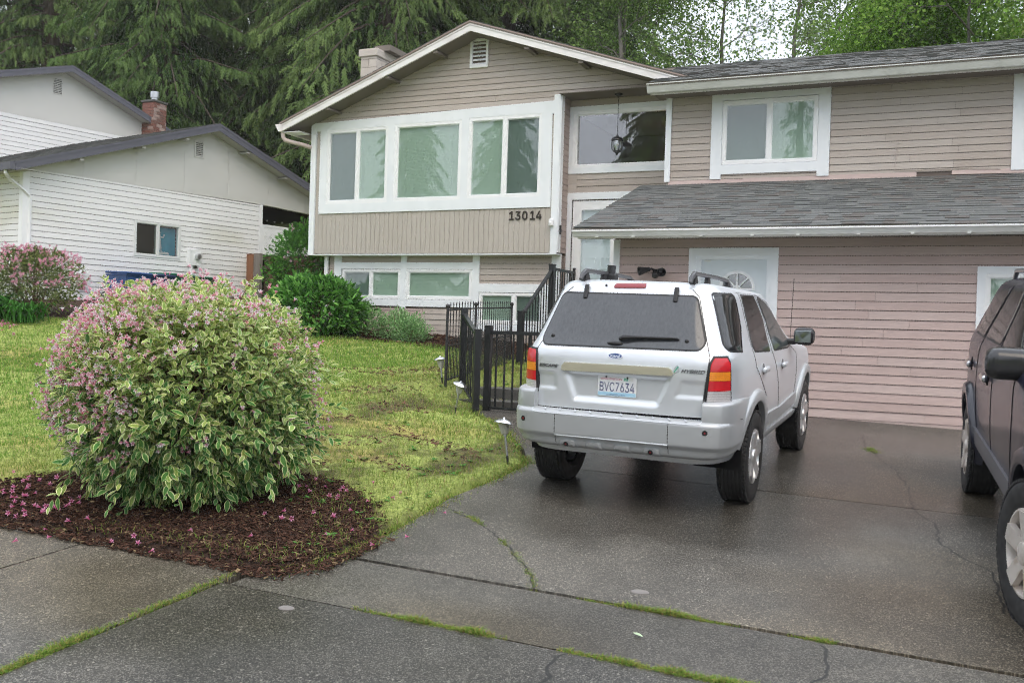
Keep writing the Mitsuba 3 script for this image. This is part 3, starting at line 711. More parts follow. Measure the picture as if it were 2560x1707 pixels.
# rafters' underside between fascia and wall
for (xa, za, xb, zb) in ((-12.05, 5.37, -8.0, 6.91), (-8.0, 6.91, -4.15, 5.66)):
    m = MB().add(*hexa([(xa, RF + .03, za - .012), (xb, RF + .03, zb - .012), (xb, YB + .02, zb - .012), (xa, YB + .02, za - .012), (xa, RF + .03, za), (xb, RF + .03, zb), (xb, YB + .02, zb), (xa, YB + .02, za)]))
    put(H + '__soffit', m.mesh(), 'm_soffit')
for x in (-11.0, -9.7, -8.7, -6.9, -5.9):
    z = float(np.interp(x, [-12.05, -8.0, -4.15], [5.36, 6.90, 5.65]))
    put(H + '__lookout', MB().box(x - .045, x + .045, RF + .03, YB - .004, z - .055, z - .014).mesh(), 'm_soffit')
# left eave: gutter end, elbow and soffit return
put(H + '__gutter', MB().add(*hexa([(-12.09, RF - .03, 5.345), (-12.03, RF - .03, 5.345), (-12.03, 23.9, 5.345), (-12.09, 23.9, 5.345), (-12.17, RF - .03, 5.485), (-12.03, RF - .03, 5.485), (-12.03, 23.9, 5.485), (-12.17, 23.9, 5.485)])).mesh(), 'm_fascia')
el = [(-12.06, RF + .08, 5.34), (-12.055, RF + .08, 5.26), (-12.02, RF + .1, 5.20), (-11.93, RF + .14, 5.17), (-11.70, RF + .24, 5.115), (-11.62, YB + .02, 5.09)]
put(H + '__downspout', tube(el, .042, 10), 'm_elbow', smooth=40)
put(H + '__soffit', MB().box(-12.03, -11.64, RF + .04, RF + .38, 5.335, 5.345).mesh(), 'm_trim')

# right wing roof, front slope and back slope
put(H + '__fascia_board', MB().box(-4.50, 4.6, 14.93, 14.96, 5.40, 5.54).mesh(), 'm_fascia')
slope_roof(rk, (-4.50, 14.80, 5.565), (4.7, 14.80, 5.565), (-4.9, 18.0, 6.66), (4.7, 18.0, 6.66), .14, SH, 3)
slope_roof(rk, (4.7, 21.2, 5.565), (-6.5, 21.2, 5.565), (4.7, 18.0, 6.66), (-6.5, 18.0, 6.66), .2, SH, 4)
# the part of that slope which runs back under the main gable
slope_roof(rk, (-6.8, 18.0 - .001, 6.655), (-4.9, 18.0 - .001, 6.655), (-6.8, 18.02, 6.66), (-4.9, 18.02, 6.66), .2, SH, 5)
def gutter(x0, x1, y, z0, z1, mat, cap=True, ogee=True):
    w = .115
    if ogee: pr = [(0, z1), (-w, z1), (-w, z1 - .02), (-w + .012, z1 - .03), (-w + .02, z0 + .5 * (z1 - z0)), (-w + .04, z0 + .01), (-w + .045, z0), (0, z0)]
    else: pr = [(0, z1), (-w, z1), (-w, z1 - .012), (-w + .006, z1 - .016), (-w + .035, z0 + .01), (-w + .04, z0), (0, z0)]
    g = Polygon([(a, b) for a, b in pr])
    inner = Polygon([(-.006, z1 + .01), (-w + .006, z1 + .01), (-w + .03, z1 - .05), (-.006, z1 - .05)])
    t = trimesh.creation.extrude_polygon(g.difference(inner), x1 - x0, engine='earcut')
    v = np.asarray(t.vertices); V = np.stack([x0 + v[:, 2], y + v[:, 0], v[:, 1]], 1)
    m = MB().add(V, t.faces)
    if cap:
        for xx in (x0 - .004, x1):
            t = trimesh.creation.extrude_polygon(g, .004, engine='earcut'); v = np.asarray(t.vertices)
            m.add(np.stack([xx + v[:, 2], y + v[:, 0], v[:, 1]], 1), t.faces)
    return m.mesh()
put(H + '__gutter', gutter(-4.53, 4.7, 14.93, 5.415, 5.545, 'm_gutter_old', ogee=False), 'm_gutter_old')
put(H + '__gutter_lip', MB().box(-4.54, 4.7, 14.803, 14.817, 5.539, 5.551).mesh(), 'm_gutter')

# garage roof in front: 300 shingles one by one from the eave up, the rest of the field joined
slope_roof(rk, (-4.75, 12.38, 3.035), (4.7, 12.38, 3.005), (-4.75, 15.41, 4.06), (4.7, 15.41, 4.05), .142, SH, 6, parts=300, wave=.006)
put(H + '__rake_board', MB().add(*hexa([(-4.72, 12.42, 2.93), (-4.69, 12.42, 2.93), (-4.69, 15.42, 3.95), (-4.72, 15.42, 3.95), (-4.72, 12.42, 3.03), (-4.69, 12.42, 3.03), (-4.69, 15.42, 4.045), (-4.72, 15.42, 4.045)])).mesh(), 'm_fascia')
put(H + '__fascia_board', MB().box(-4.70, 4.6, 12.44, 12.465, 2.90, 3.01).mesh(), 'm_fascia')
put(H + '__gutter', gutter(-4.74, 4.7, 12.44, 2.92, 3.0, 'm_gutter'), 'm_gutter')
put(H + '__gutter_lip', MB().box(-4.745, 4.7, 12.318, 12.332, 2.985, 3.004).mesh(), 'm_vinyl')
for x in (-4.4, -3.9, -3.0, -2.35, -1.8, -1.1, -.5, .1, .7):
    put(H + '__gutter_bracket', MB().box(x - .02, x + .02, 12.34, 12.44, 2.905, 2.917).mesh(), 'm_blind')
put(H + '__soffit', MB().add(*hexa([(-4.7, 12.46, 2.895), (4.6, 12.46, 2.875), (4.6, YG, 2.975), (-4.7, YG, 2.975), (-4.7, 12.46, 2.905), (4.6, 12.46, 2.885), (4.6, YG, 2.985), (-4.7, YG, 2.985)])).mesh(), 'm_soffit')
# painted brick chimney on the far left slope
P('m_chim', wallcol((.46, .41, .37), (.55, .50, .455), 5), .8); P('m_chim_b', wallcol((.42, .37, .33), (.50, .45, .41), 15), .8)
def chimney(holder, x0, x1, y0, y1, z0, z1, bw, bh, mats, seed, joint=.01, mortar='m_soffit', fr0=None):
    rng = np.random.default_rng(seed)
    put(holder + '__core', MB().box(x0 + .015, x1 - .015, y0 + .015, y1 - .015, z0, z1).mesh(), mortar)
    z, r = z0, 0
    while z < z1 - .01:
        h = min(bh, z1 - z)
        for (axis, a0, a1, b, sg) in (('x', x0, x1, y0, 1), ('y', y0, y1, x1, -1)):
            a = a0 - (bw / 2 if r % 2 else 0)
            while a < a1:
                p, q = max(a, a0), min(a + bw, a1)
                a += bw
                if q - p < .03: continue
                d = rng.normal(0, .002)
                m = boxm(p + joint / 2, q - joint / 2, b - .001 + d, b + .06, z + joint / 2, z + h - joint / 2) if axis == 'x' else boxm(b - .06, b + .001 + d, p + joint / 2, q - joint / 2, z + joint / 2, z + h - joint / 2)
                put(holder + '__brick', m, mats[int(rng.integers(len(mats)))])
        z += bh; r += 1
ch = num(H + '__chimney')
chimney(ch, -12.62, -12.20, 19.0, 20.5, 6.2, 7.78, .42, .19, ['m_chim', 'm_chim_b'], 4)
put(ch + '__crown', MB().add(rbox(-12.66, -12.16, 18.96, 20.54, 7.78, 7.95, .012)).mesh(), 'm_chim')
put(ch + '__flue', MB().box(-12.42, -12.0, 19.25, 20.0, 7.95, 8.08).mesh(), 'm_soffit')
put(H + '__wall_side', MB().box(-12.60, -12.22, 19.02, 20.4, 1.0, 6.2).mesh(), 'm_chim') if False else None

# ------------------------------------------------------------------ steps, railings, fence
CONC = P('m_step', pc(lambda p, n, uv: mix((.055, .052, .047), (.11, .105, .095), fbm(p.x * 5, p.y * 5, p.z * 9, 4)) * (.8 + .4 * noise(p.x * 60, p.y * 60, p.z * 60))), .5)
st = thing('entry_steps', 'wet concrete steps and landing leading up to the entry door', 'steps')
put(st + '__tread', MB().box(-6.0, -4.36, 11.22, 11.62, .3, .728).mesh(), CONC)
put(st + '__tread', MB().box(-6.05, -4.36, 11.62, 14.06, .3, .865).mesh(), CONC)
nst = 6
for i in range(nst):
    y0 = 14.06 + i * .24
    put(st + '__tread', MB().box(-6.28, -4.36, y0, 15.4 if i < nst - 1 else 16.3, .865 + .0, .865 + (i + 1) * .157).mesh(), CONC)
def rail_section(name, lab, A, Bp, zA0, zA1, zB0, zB1, posts=(True, True), post=.075, n=8, cat='railing', bar=.016, grp=None, low=.09, kind='m_iron'):
    """balusters between a bottom and a top rail; A, B in plan, rail heights at both ends"""
    A, Bp = np.array(A, float), np.array(Bp, float)
    d = Bp - A; L = np.linalg.norm(d); d = d / L; q = np.array([-d[1], d[0]])
    def bar3(p, z0, z1, w, w2=None):
        w2 = w2 or w
        c = [p + d * a * w / 2 + q * b * w2 / 2 for a, b in ((-1, -1), (1, -1), (1, 1), (-1, 1))]
        return hexa([(x[0], x[1], z0) for x in c] + [(x[0], x[1], z1) for x in c])
    def rail(za, zb, h, w):
        c = [A + q * w / 2, A - q * w / 2, Bp - q * w / 2, Bp + q * w / 2]; zz = [za, za, zb, zb]
        return hexa([(x[0], x[1], z - h / 2) for x, z in zip(c, zz)][::-1] + [(x[0], x[1], z + h / 2) for x, z in zip(c, zz)][::-1])
    t = thing(name, lab, cat, grp)
    put(t + '__top_rail', rail(zA1, zB1, .045, .055), kind)
    put(t + '__bottom_rail', rail(zA0 + low, zB0 + low, .03, .035), kind)
    for i in range(n):
        s = (i + 1) / (n + 1); p = A + (Bp - A) * s
        put(t + '__baluster', bar3(p, zA0 + low + (zB0 - zA0) * s, zA1 + (zB1 - zA1) * s - .02, bar), kind)
    for on, p, z0, z1 in zip(posts, (A, Bp), (zA0, zB0), (zA1, zB1)):
        if on:
            put(t + '__post', bar3(p, z0 - .05, z1 + .07, post), kind)
            c = bar3(p, z1 + .07, z1 + .085, post + .012); put(t + '__post_cap', c, kind)
    return t
rail_section('stair_railing', 'black railing sloping up along the left side of the lower steps', (-5.33, 10.76), (-5.97, 11.62), .60, 1.55, .80, 1.83, n=7, post=.08)
gt = rail_section('gate', 'low black metal gate standing across the foot of the steps', (-5.31, 11.03), (-4.40, 11.03), .60, 1.60, .60, 1.60, n=7, post=.075, cat='gate', bar=.02, low=.06)
rail_section('stair_railing', 'black railing rising along the upper steps to the entry door', (-6.2, 14.02), (-6.2, 15.25), .87, 1.86, 1.80, 2.68, n=10, post=.09, low=.10)
rail_section('landing_railing', 'short level black railing from the tall post to the house wall', (-6.2, 15.29), (-6.2, 16.28), 1.82, 2.69, 1.82, 2.69, posts=(False, True), n=8, post=.04)
rail_section('stair_railing', 'black railing on the right of the steps, mostly hidden by the silver car', (-4.45, 11.0), (-4.62, 11.95), .62, 1.55, .87, 1.86, n=7, post=.075)
# picket fence with finials, pickets doubled below the middle rail
fence = thing('picket_fence', 'thin black metal picket fence with ball topped posts along the lawn', 'fence')
FP = [((-6.10, 11.40), .88, 1.87), ((-6.12, 12.27), .99, 1.927), ((-6.41, 14.12), 1.06, 1.995)]
def ball(c, r):
    s = trimesh.creation.icosphere(2, r); return np.asarray(s.vertices) + c, np.asarray(s.faces)
def spear(p, z, h=.05, r=.011):
    return (lambda vf: (vf[0] + [p[0], p[1], z], vf[1]))(lathe([(.004, 0), (r, .012), (.004, h), (0, h)], 6))
for (pa, za0, za1), (pb, zb0, zb1), n in zip(FP[:-1], FP[1:], (10, 17)):
    pa, pb = np.array(pa), np.array(pb)
    for k, (fa, fz) in enumerate(((0, 0), (.48, .48), (1, 1))):
        a = np.r_[pa, za0 + .07 + (za1 - za0 - .07) * fa]; b = np.r_[pb, zb0 + .07 + (zb1 - zb0 - .07) * fa]
        put(fence + '__rail', tube([a, b], .011, 6), 'm_iron_old')
    for i in range(1, 2 * n):
        s = i / (2 * n); p = pa + (pb - pa) * s
        z0 = za0 + .05 + (zb0 - za0) * s; z1 = za1 + (zb1 - za1) * s
        full = i % 2 == 0
        zt = z1 + .055 if full else z0 + (z1 - z0) * .48 + .055
        m = MB().add(tube([np.r_[p, z0], np.r_[p, zt]], .0065, 5)).add(*spear(p, zt))
        put(fence + ('__picket' if full else '__short_picket'), m.mesh(), 'm_iron_old')
for (p, z0, z1) in FP:
    m = MB().add(tube([(p[0], p[1], z0 - .25), (p[0], p[1], z1 + .03)], .019, 8)).add(*ball(np.array([p[0], p[1], z1 + .055]), .030))
    put(fence + '__post', m.mesh(), 'm_iron_old', smooth=40)

# ------------------------------------------------------------------ path lamps
def path_lamp(x, y, lean, lab, h=.42, tilt=(0, 0)):
    t = thing('path_lamp', lab, 'path lamp', 'small steel path lamps along the lawn')
    z = float(ground_z(np.array([x]), np.array([y]))[0]) - .02
    b = np.array([x, y, z]); d = np.array([lean[0], lean[1], 1.0]); d /= np.linalg.norm(d)
    R = frames(d[None], up=[0, 1.0, 0])[0]
    def pl(vf, base, ax=R):
        v, f = vf; return v[:, 2:3] * ax[0] + v[:, 0:1] * ax[1] + v[:, 1:2] * ax[2] + base, f
    put(t + '__stake', pl(lathe([(.010, 0), (.011, .10), (0, .10)], 10), b), 'm_plastic_black', smooth=40)
    put(t + '__stem', pl(lathe([(.011, .10), (.011, h - .08), (.016, h - .075), (.016, h - .06), (.012, h - .05), (0, h - .05)], 14), b), 'm_steel', smooth=40)
    put(t + '__lens', pl(lathe([(.018, h - .06), (.03, h - .05), (.05, h + .03), (.052, h + .05), (0, h + .05)], 18), b), 'm_lens', smooth=40)
    d2 = d + np.array([tilt[0], tilt[1], 0]); d2 /= np.linalg.norm(d2); R2 = frames(d2[None], up=[0, 1.0, 0])[0]
    put(t + '__shade', pl(lathe([(.088, -.004), (.090, 0), (.075, .016), (.04, .030), (.014, .036), (.010, .05), (0, .052)], 28), b + d * (h + .05), R2), 'm_chrome', smooth=40)
P('m_lens', (.42, .42, .38), .35)
path_lamp(-3.667, 8.11, (-.16, .02), 'path lamp nearest the driveway edge, leaning left with a bright round top', .35, (.25, .1))
path_lamp(-5.466, 10.47, (.18, -.02), 'path lamp leaning right against the foot of the black railing', .33, (.2, .0))
path_lamp(-6.20, 11.50, (-.12, 0), 'path lamp furthest up the lawn left of the picket fence', .29, (-.05, 0))
# ------------------------------------------------------------------ the neighbour's house
PHI = math.radians(10)
ES = np.array([math.sin(PHI), math.cos(PHI)]); EN = np.array([math.cos(PHI), -math.sin(PHI)])
NP0 = np.array([-16.5, 13.345])
fn_ = Fr(NP0, ES, EN)
N_ = thing('neighbour_house', 'white sided house with grey trimmed gables on the left', 'house')
def nw(): return num(N_ + '__wall')
w1 = nw()
nwin = (2.44, 2.99, 3.61, 3.745)
side = sbox(0, 1.6, 5.92, 4.49)
sheath(fn_, w1, side, [nwin])
boards(fn_, w1, sbox(.11, 1.92, 5.86, 4.48), 1.92, .1145, ['m_nvinyl'], [nwin], np.random.default_rng(21), lip=.018, gap=.009, joints=False)
put(w1 + '__corner_board', fn_.box(-.02, .11, -.003, .024, 1.85, 4.46), 'm_vinyl')
put(w1 + '__corner_board', fn_.box(5.86, 5.95, -.003, .024, 1.85, 4.49), 'm_vinyl')
put(w1 + '__foundation', fn_.box(-.01, 5.92, -.1, .004, 1.3, 1.915), 'm_step')
wi = window(fn_, N_, 2.44, 3.61, 2.99, 3.745, [(2.49, 3.0, 3.035, 3.70, 'm_glass_screen', None), (3.06, 3.56, 3.035, 3.70, 'm_glass_clear', None)], frame='m_gutter', proud=.03, room=.4)
P('m_poster', pc(lambda p, n, uv: mix((.03, .22, .34), (.06, .36, .48), fbm(p.y * 5, p.z * 5, 0, 3))), .6)
put(wi + '__poster', fn_.box(3.0, 3.52, -.06, -.05, 3.06, 3.66), 'm_poster')
fig = shapely.union_all([LineString([(3.10, 3.15), (3.13, 3.30), (3.12, 3.42), (3.10, 3.55)]).buffer(.022), LineString([(3.12, 3.46), (3.20, 3.44), (3.23, 3.50)]).buffer(.014), LineString([(3.16, 3.14), (3.14, 3.28)]).buffer(.014), sbox(3.06, 3.07, 3.36, 3.125)])
put(wi + '__poster_figure', fn_.ex(fig, -.049, -.046), 'm_blind')
# gable over it and the open porch beyond
NGZ = lambda s: np.interp(s, [-.30, 4.33, 9.2], [4.42, 5.97, 4.35])
gab = Polygon([(0, 4.47), (5.95, 4.50), (8.6, 4.42), (8.6, NGZ(8.6)), (4.33, 5.96), (0, NGZ(0))])
w2 = nw()
for a in np.arange(0, 8.6, 1.22):   # sheets of grooved plywood with butt joints
    g = gab.intersection(sbox(a + .002, 4, min(a + 1.22, 8.6) - .002, 7))
    if g.area > .01: put(w2 + '__sheet', fn_.ex(g, -.06, .02), 'm_ngable')
put(w2, fn_.ex(gab, -.10, -.0605), 'm_ngable')
gv = N_ + '__gable_vent'
put(gv, fn_.box(3.93, 4.15, .02, .024, 5.35, 5.70), 'm_dark')
put(gv + '__frame', fn_.ex(sbox(3.91, 5.33, 4.17, 5.72).difference(sbox(3.94, 5.36, 4.14, 5.69)), .021, .04), 'm_ngable')
for i in range(8):
    z = 5.37 + i * .042; put(gv + '__louvre_slat', fn_.box(3.94, 4.14, .024, .036, z, z + .02), 'm_ngable')
def rake(pts, o0, o1, h, mat):
    (sa, za), (sb, zb) = pts
    return fn_.ex(Polygon([(sa, za - h), (sb, zb - h), (sb, zb), (sa, za)]), o0, o1)
for pts in (((-.35, 4.50), (4.33, 6.11)), ((4.33, 6.11), (9.2, 4.40))):
    put(N_ + '__fascia_board', rake(pts, .33, .36, .15, 0), 'm_nfascia')
    put(N_ + '__soffit', rake([(s, z - .13) for s, z in pts], .0, .329, .02, 0), 'm_nsoffit')
rkn = num(N_ + '__roof')
def np3(s, o, z): return fn_.p(s, o, z)
slope_roof(rkn, np3(-.38, -5.5, 4.52), np3(-.38, .37, 4.52), np3(4.33, -5.5, 6.13), np3(4.33, .37, 6.13), .14, SH, 31, under='m_nfascia')
slope_roof(rkn, np3(9.25, .37, 4.41), np3(9.25, -5.5, 4.41), np3(4.33, .37, 6.13), np3(4.33, -5.5, 6.13), .14, SH, 32, under='m_nfascia')
for x in (1.0, 2.4, 3.5, 5.2, 6.4, 7.6):
    z = float(np.interp(x, [-.35, 4.33, 9.2], [4.34, 5.95, 4.24])); put(N_ + '__lookout', fn_.box(x - .04, x + .04, .02, .328, z - .05, z - .012), 'm_nsoffit')
# front wall, eave, gutter, downspout
fnf = Fr(NP0, -EN, -ES); w3 = nw()
put(w3, fnf.box(0, 5.5, -.1, -.004, 1.5, 4.45), 'm_backing')
boards(fnf, w3, sbox(.10, 1.92, 2.2, 4.40), 1.92, .1145, ['m_nvinyl'], (), np.random.default_rng(22), lip=.018, gap=.009, joints=False)
put(w3 + '__corner_board', fnf.box(-.02, .10, -.003, .022, 1.85, 4.45), 'm_vinyl')
put(w3 + '__foundation', fnf.box(0, 5.5, -.1, .004, 1.3, 1.915), 'm_step')
put(N_ + '__soffit', fnf.box(-.36, 5.5, .0, .40, 4.40, 4.41), 'm_nsoffit')
put(N_ + '__gutter', fnf.box(-.37, 5.5, .36, .47, 4.36, 4.50), 'm_nfascia')
dp = [(-.12, .42, 4.36), (-.12, .42, 4.32), (-.05, .30, 4.22), (-.035, -.02, 4.02), (-.035, -.12, 3.93), (-.035, -.12, 3.85), (-.035, -.12, 1.7)]
put(N_ + '__downspout', tube(fnf.p(np.array([a for a, b, c in dp]), np.array([b for a, b, c in dp]), np.array([c for a, b, c in dp])), .036, 4), 'm_vinyl')
# lattice and dark porch
lt = N_ + '__lattice'
put(num(lt), fn_.ex(sbox(5.96, 3.30, 8.6, 4.03).difference(sbox(6.03, 3.34, 6.66, 3.98)).difference(sbox(6.78, 3.34, 7.6, 3.98)).difference(sbox(7.7, 3.34, 8.5, 3.98)), -.02, .02), 'm_vinyl')
m = MB()
for (a, b) in ((6.03, 6.66), (6.78, 7.6), (7.7, 8.5)):
    for sg, oo in ((1, .0), (-1, -.009)):
        for c in np.arange(a - .7, b + .7, .072):
            l = LineString([(c, 3.34), (c + sg * .64, 3.98)]).buffer(.017, cap_style=2).intersection(sbox(a, 3.34, b, 3.98))
            if l.area > 1e-4 and l.geom_type == 'Polygon': m.add(fn_.ex(l, oo, oo + .008))
put(lt + '__strip', m.mesh(), 'm_vinyl', kind='stuff')
put(nw(), MB().add(fn_.box(5.93, 9.0, -3.2, -3.0, 1.8, 5.0)).add(fn_.box(5.9, 5.96, -3.0, -.1, 1.8, 4.5)).mesh(), 'm_dark')
put(N_ + '__soffit', fn_.box(5.95, 9.0, -3.0, -.1, 4.46, 4.48), 'm_dark')
put(N_ + '__deck', fn_.box(5.95, 9.0, -3.0, .0, 3.2, 3.29), 'm_dark')
bb = MB()
for s in (6.3, 6.55, 6.8, 7.05, 7.3): bb.add(*ball(fn_.p(s, -.5, 4.2 - .02 * (s % .5)), .022))
put(N_ + '__bulb', bb.mesh(), 'm_blind', kind='stuff')
# upper gable behind
O2 = -5.5; fn2 = Fr(NP0 + EN * O2, ES, EN)
w4 = nw()
NG2 = lambda s: np.interp(s, [-4.2, 4.07, 8.3], [5.45, 7.93, 6.38])
up = Polygon([(-3.0, 6.60), (6.6, 6.60), (6.6, NG2(6.6)), (4.07, 7.93), (-3.0, NG2(-3.0))])
put(w4, fn2.ex(up, -.1, .02), 'm_ngable')
gv2 = num(N_ + '__gable_vent')
put(gv2, fn2.box(3.76, 3.98, .021, .026, 7.33, 7.72), 'm_dark')
for i in range(9): put(gv2 + '__louvre_slat', fn2.box(3.75, 3.99, .026, .04, 7.33 + i * .044, 7.353 + i * .044), 'm_ngable')
w5 = nw()
put(w5, fn2.box(-3.0, 6.6, -.1, -.004, 4.0, 6.60), 'm_backing')
boards(fn2, w5, sbox(-.2, 4.9, 6.6, 6.60), 4.9, .1145, ['m_nvinyl'], (), np.random.default_rng(23), lip=.018, gap=.009, joints=False)
for pts in (((-4.2, 5.55), (4.07, 8.06)), ((4.07, 8.06), (8.3, 6.5))):
    (sa, za), (sb, zb) = pts
    put(N_ + '__fascia_board', fn2.ex(Polygon([(sa, za - .14), (sb, zb - .14), (sb, zb), (sa, za)]), .33, .36), 'm_nfascia')
    put(N_ + '__soffit', fn2.ex(Polygon([(sa, za - .14), (sb, zb - .14), (sb, zb - .12), (sa, za - .12)]), .0, .329), 'm_nsoffit')
rk2 = num(N_ + '__roof')
q3 = lambda s, o, z: fn2.p(s, o, z)
slope_roof(rk2, q3(-4.25, -6, 5.56), q3(-4.25, .37, 5.56), q3(4.07, -6, 8.08), q3(4.07, .37, 8.08), .2, SH, 33, under='m_nfascia')
slope_roof(rk2, q3(8.35, .37, 6.5), q3(8.35, -6, 6.5), q3(4.07, .37, 8.08), q3(4.07, -6, 8.08), .2, SH, 34, under='m_nfascia')
# red brick chimney with a steel cap
P('m_brick_red', wallcol((.17, .075, .058), (.25, .115, .09), 3), .8); P('m_brick_brown', wallcol((.14, .075, .06), (.22, .12, .095), 5), .8); P('m_brick_pale', wallcol((.30, .21, .18), (.38, .28, .25), 8), .8)
cc = fn2.p(6.62, .2, 0)
nch = num(N_ + '__chimney')
chimney(nch, cc[0] - .22, cc[0] + .22, cc[1] - .24, cc[1] + .22, 6.2, 7.64, .21, .085, ['m_brick_red', 'm_brick_red', 'm_brick_brown', 'm_brick_pale'], 6, mortar='m_nsoffit')
put(nch + '__crown', MB().add(rbox(cc[0] - .25, cc[0] + .25, cc[1] - .27, cc[1] + .25, 7.64, 7.70, .01)).mesh(), 'm_step')
put(nch + '__flue', (lambda vf: (vf[0] + [cc[0], cc[1], 7.70], vf[1]))(lathe([(.13, 0), (.13, .02), (.09, .04), (.09, .10), (.12, .105), (.12, .27), (.08, .275), (0, .29)], 22)), 'm_steel', smooth=40)
# wall lamp by the front door, vent pipe box, meter
wl_ = thing('wall_lamp', 'dark gooseneck barn lamp on the white front wall at the left edge', 'lamp')
pp = lambda u, o, z: fnf.p(u, o, z)
P('m_navy', (.02, .022, .05), .35)
put(wl_ + '__arm', tube([pp(.85, .02, 3.02), pp(.85, .10, 3.16), pp(.72, .16, 3.24), pp(.62, .20, 3.18), pp(.60, .22, 3.06)], .012, 8), 'm_navy')
put(wl_ + '__shade', cone(pp(.60, .22, 3.10), (.25, -.35, -.9), .03, .10, .13), 'm_navy', smooth=40)
put(wl_ + '__base', cone(pp(.85, .0, 3.02), -np.r_[ES, 0], .06, .055, .03), 'm_navy', smooth=40)
me = thing('electric_meter', 'grey electric meter box with a round glass meter on the white wall', 'meter box')
put(me + '__box', MB().add(fn_.box(3.79, 4.09, .02, .12, 2.88, 3.24)).mesh(), 'm_vinyl')
md = lambda vf, s, o, z: (fn_.p(s + vf[0][:, 0], o + vf[0][:, 2], z + vf[0][:, 1]), vf[1])
put(me + '__dial', md(lathe([(.07, 0), (.07, .05), (.06, .08), (0, .085)], 22), 4.0, .12, 3.08), 'm_steel', smooth=40)
put(me + '__pipe', tube([fn_.p(3.88, .06, 2.88), fn_.p(3.88, .06, 1.7)], .04, 8), 'm_vinyl', smooth=40)
put(me + '__knob', MB().add(fn_.box(3.98, 4.02, .05, .09, 2.82, 2.88)).mesh(), 'm_bronze')
ub = thing('utility_box', 'small grey utility box low on the white wall left of the blue bin', 'box')
put(ub + '__case', fn_.box(1.15, 1.36, .02, .10, 2.25, 2.52), 'm_gutter')
put(ub + '__lid', fn_.box(1.14, 1.37, .10, .108, 2.24, 2.53), 'm_gutter')
# wheelie bins
def bin_(s, o, z, lab, mat, logo=None, rot=0):
    t = thing('wheelie_bin', lab, 'bin', 'wheelie bins by the white wall')
    def pt(v): return fn_.p(s + v[:, 0], o + v[:, 1], z + v[:, 2])
    w0, w1, d0, d1, h = .22, .29, .24, .33, .98
    body = hexa(pt(np.array([(-w0, -d0, .06), (w0, -d0, .06), (w0, d0, .06), (-w0, d0, .06), (-w1, -d1, h), (w1, -d1, h), (w1, d1, h), (-w1, d1, h)])))
    put(t + '__body', body, mat)
    v, f = rbox(-w1 - .02, w1 + .02, -d1 - .02, d1 + .03, h, h + .035, .012); put(t + '__rim', (pt(v), f), mat)
    v, f = rbox(-w1 - .03, w1 + .03, -d1 - .04, d1 + .05, h + .036, h + .085, .02)
    v = v + np.c_[0 * v[:, 0], 0 * v[:, 0], -.06 * np.maximum(v[:, 1], -9) * .5]; put(t + '__lid', (pt(v), f), mat, smooth=40)
    for a in (-.2, .2):
        v, f = tube([(a - .03, -d0 - .03, .10), (a + .03, -d0 - .03, .10)], .10, 14); put(t + '__wheel', (pt(v), f), 'm_plastic_black')
    v, f = tube([(-.2, -d1 - .07, h - .03), (.2, -d1 - .07, h - .03)], .015, 8); put(t + '__handle', (pt(v), f), mat)
    if logo:
        tm = meshkit.text_mesh(logo, .11, .004, bold=True); v = np.asarray(tm.vertices)
        put(t + '__logo', (fn_.p(s - .08 + v[:, 0], o + d0 + .066 + .0 * v[:, 0] + (v[:, 1] * .09) + v[:, 2], z + .66 + v[:, 1]), tm.faces), 'm_blind')
    return t
P('m_bin_blue', (.025, .075, .23), .4); P('m_bin_navy', (.02, .04, .12), .4); P('m_bin_green', (.012, .13, .075), .4); P('m_bin_dgreen', (.012, .085, .05), .4)
bz = 1.53
bin_(1.98, .55, bz, 'blue wheelie bin with a white letter on it, leftmost of the bins', 'm_bin_blue', 'W')
bin_(2.58, .5, bz, 'navy blue wheelie bin behind the blue one with the letter', 'm_bin_navy')
bin_(3.05, .5, bz + .04, 'green wheelie bin right of the blue bins', 'm_bin_green')
bin_(3.62, .5, bz + .02, 'dark green wheelie bin beside the meter pipe', 'm_bin_dgreen')
# brown board fence between the houses
bf = thing('board_fence', 'weathered brown wooden fence between the two houses', 'fence')
P('m_wood', pc(lambda p, n, uv: mix((.075, .036, .022), (.16, .085, .055), fbm(p.x * 30, p.y * 30, p.z * 2, 3))), .75)
P('m_wood_orange', pc(lambda p, n, uv: mix((.20, .085, .04), (.30, .14, .075), fbm(p.x * 30, p.y * 30, p.z * 2, 3))), .75)
P('m_wood_grey', pc(lambda p, n, uv: mix((.16, .14, .125), (.26, .235, .215), fbm(p.x * 40, p.y * 40, p.z * 2, 3))), .75)
P('m_wood_dark', pc(lambda p, n, uv: mix((.028, .015, .012), (.07, .035, .026), fbm(p.x * 30, p.y * 30, p.z * 2, 3))), .8)
ff_ = Fr(fn_.p(5.60, .05, 0)[:2], EN, -ES)
put(bf + '__post', ff_.box(-.03, .20, .02, .10, 1.5, 3.27), 'm_wood_orange')
put(bf + '__post', ff_.box(.205, .42, .0, .09, 1.5, 3.28), 'm_wood_grey')
rg = np.random.default_rng(2)
for i in range(26):
    a = .44 + i * .145
    put(bf + '__board', ff_.box(a, a + .138, -.06, -.035 + rg.uniform(0, .004), 1.5, 3.22 + rg.uniform(-.02, .02)), ['m_wood_dark', 'm_wood', 'm_wood_dark'][i % 3])
for z in (1.9, 2.9): put(bf + '__rail', ff_.box(.42, 4.2, -.034, .01, z, z + .09), 'm_wood_dark')
for i in (3, 4): put(bf + '__brace', ff_.box(.44 + .09 * i, .51 + .09 * i, -.03, .0, 1.5, 2.78), 'm_wood')
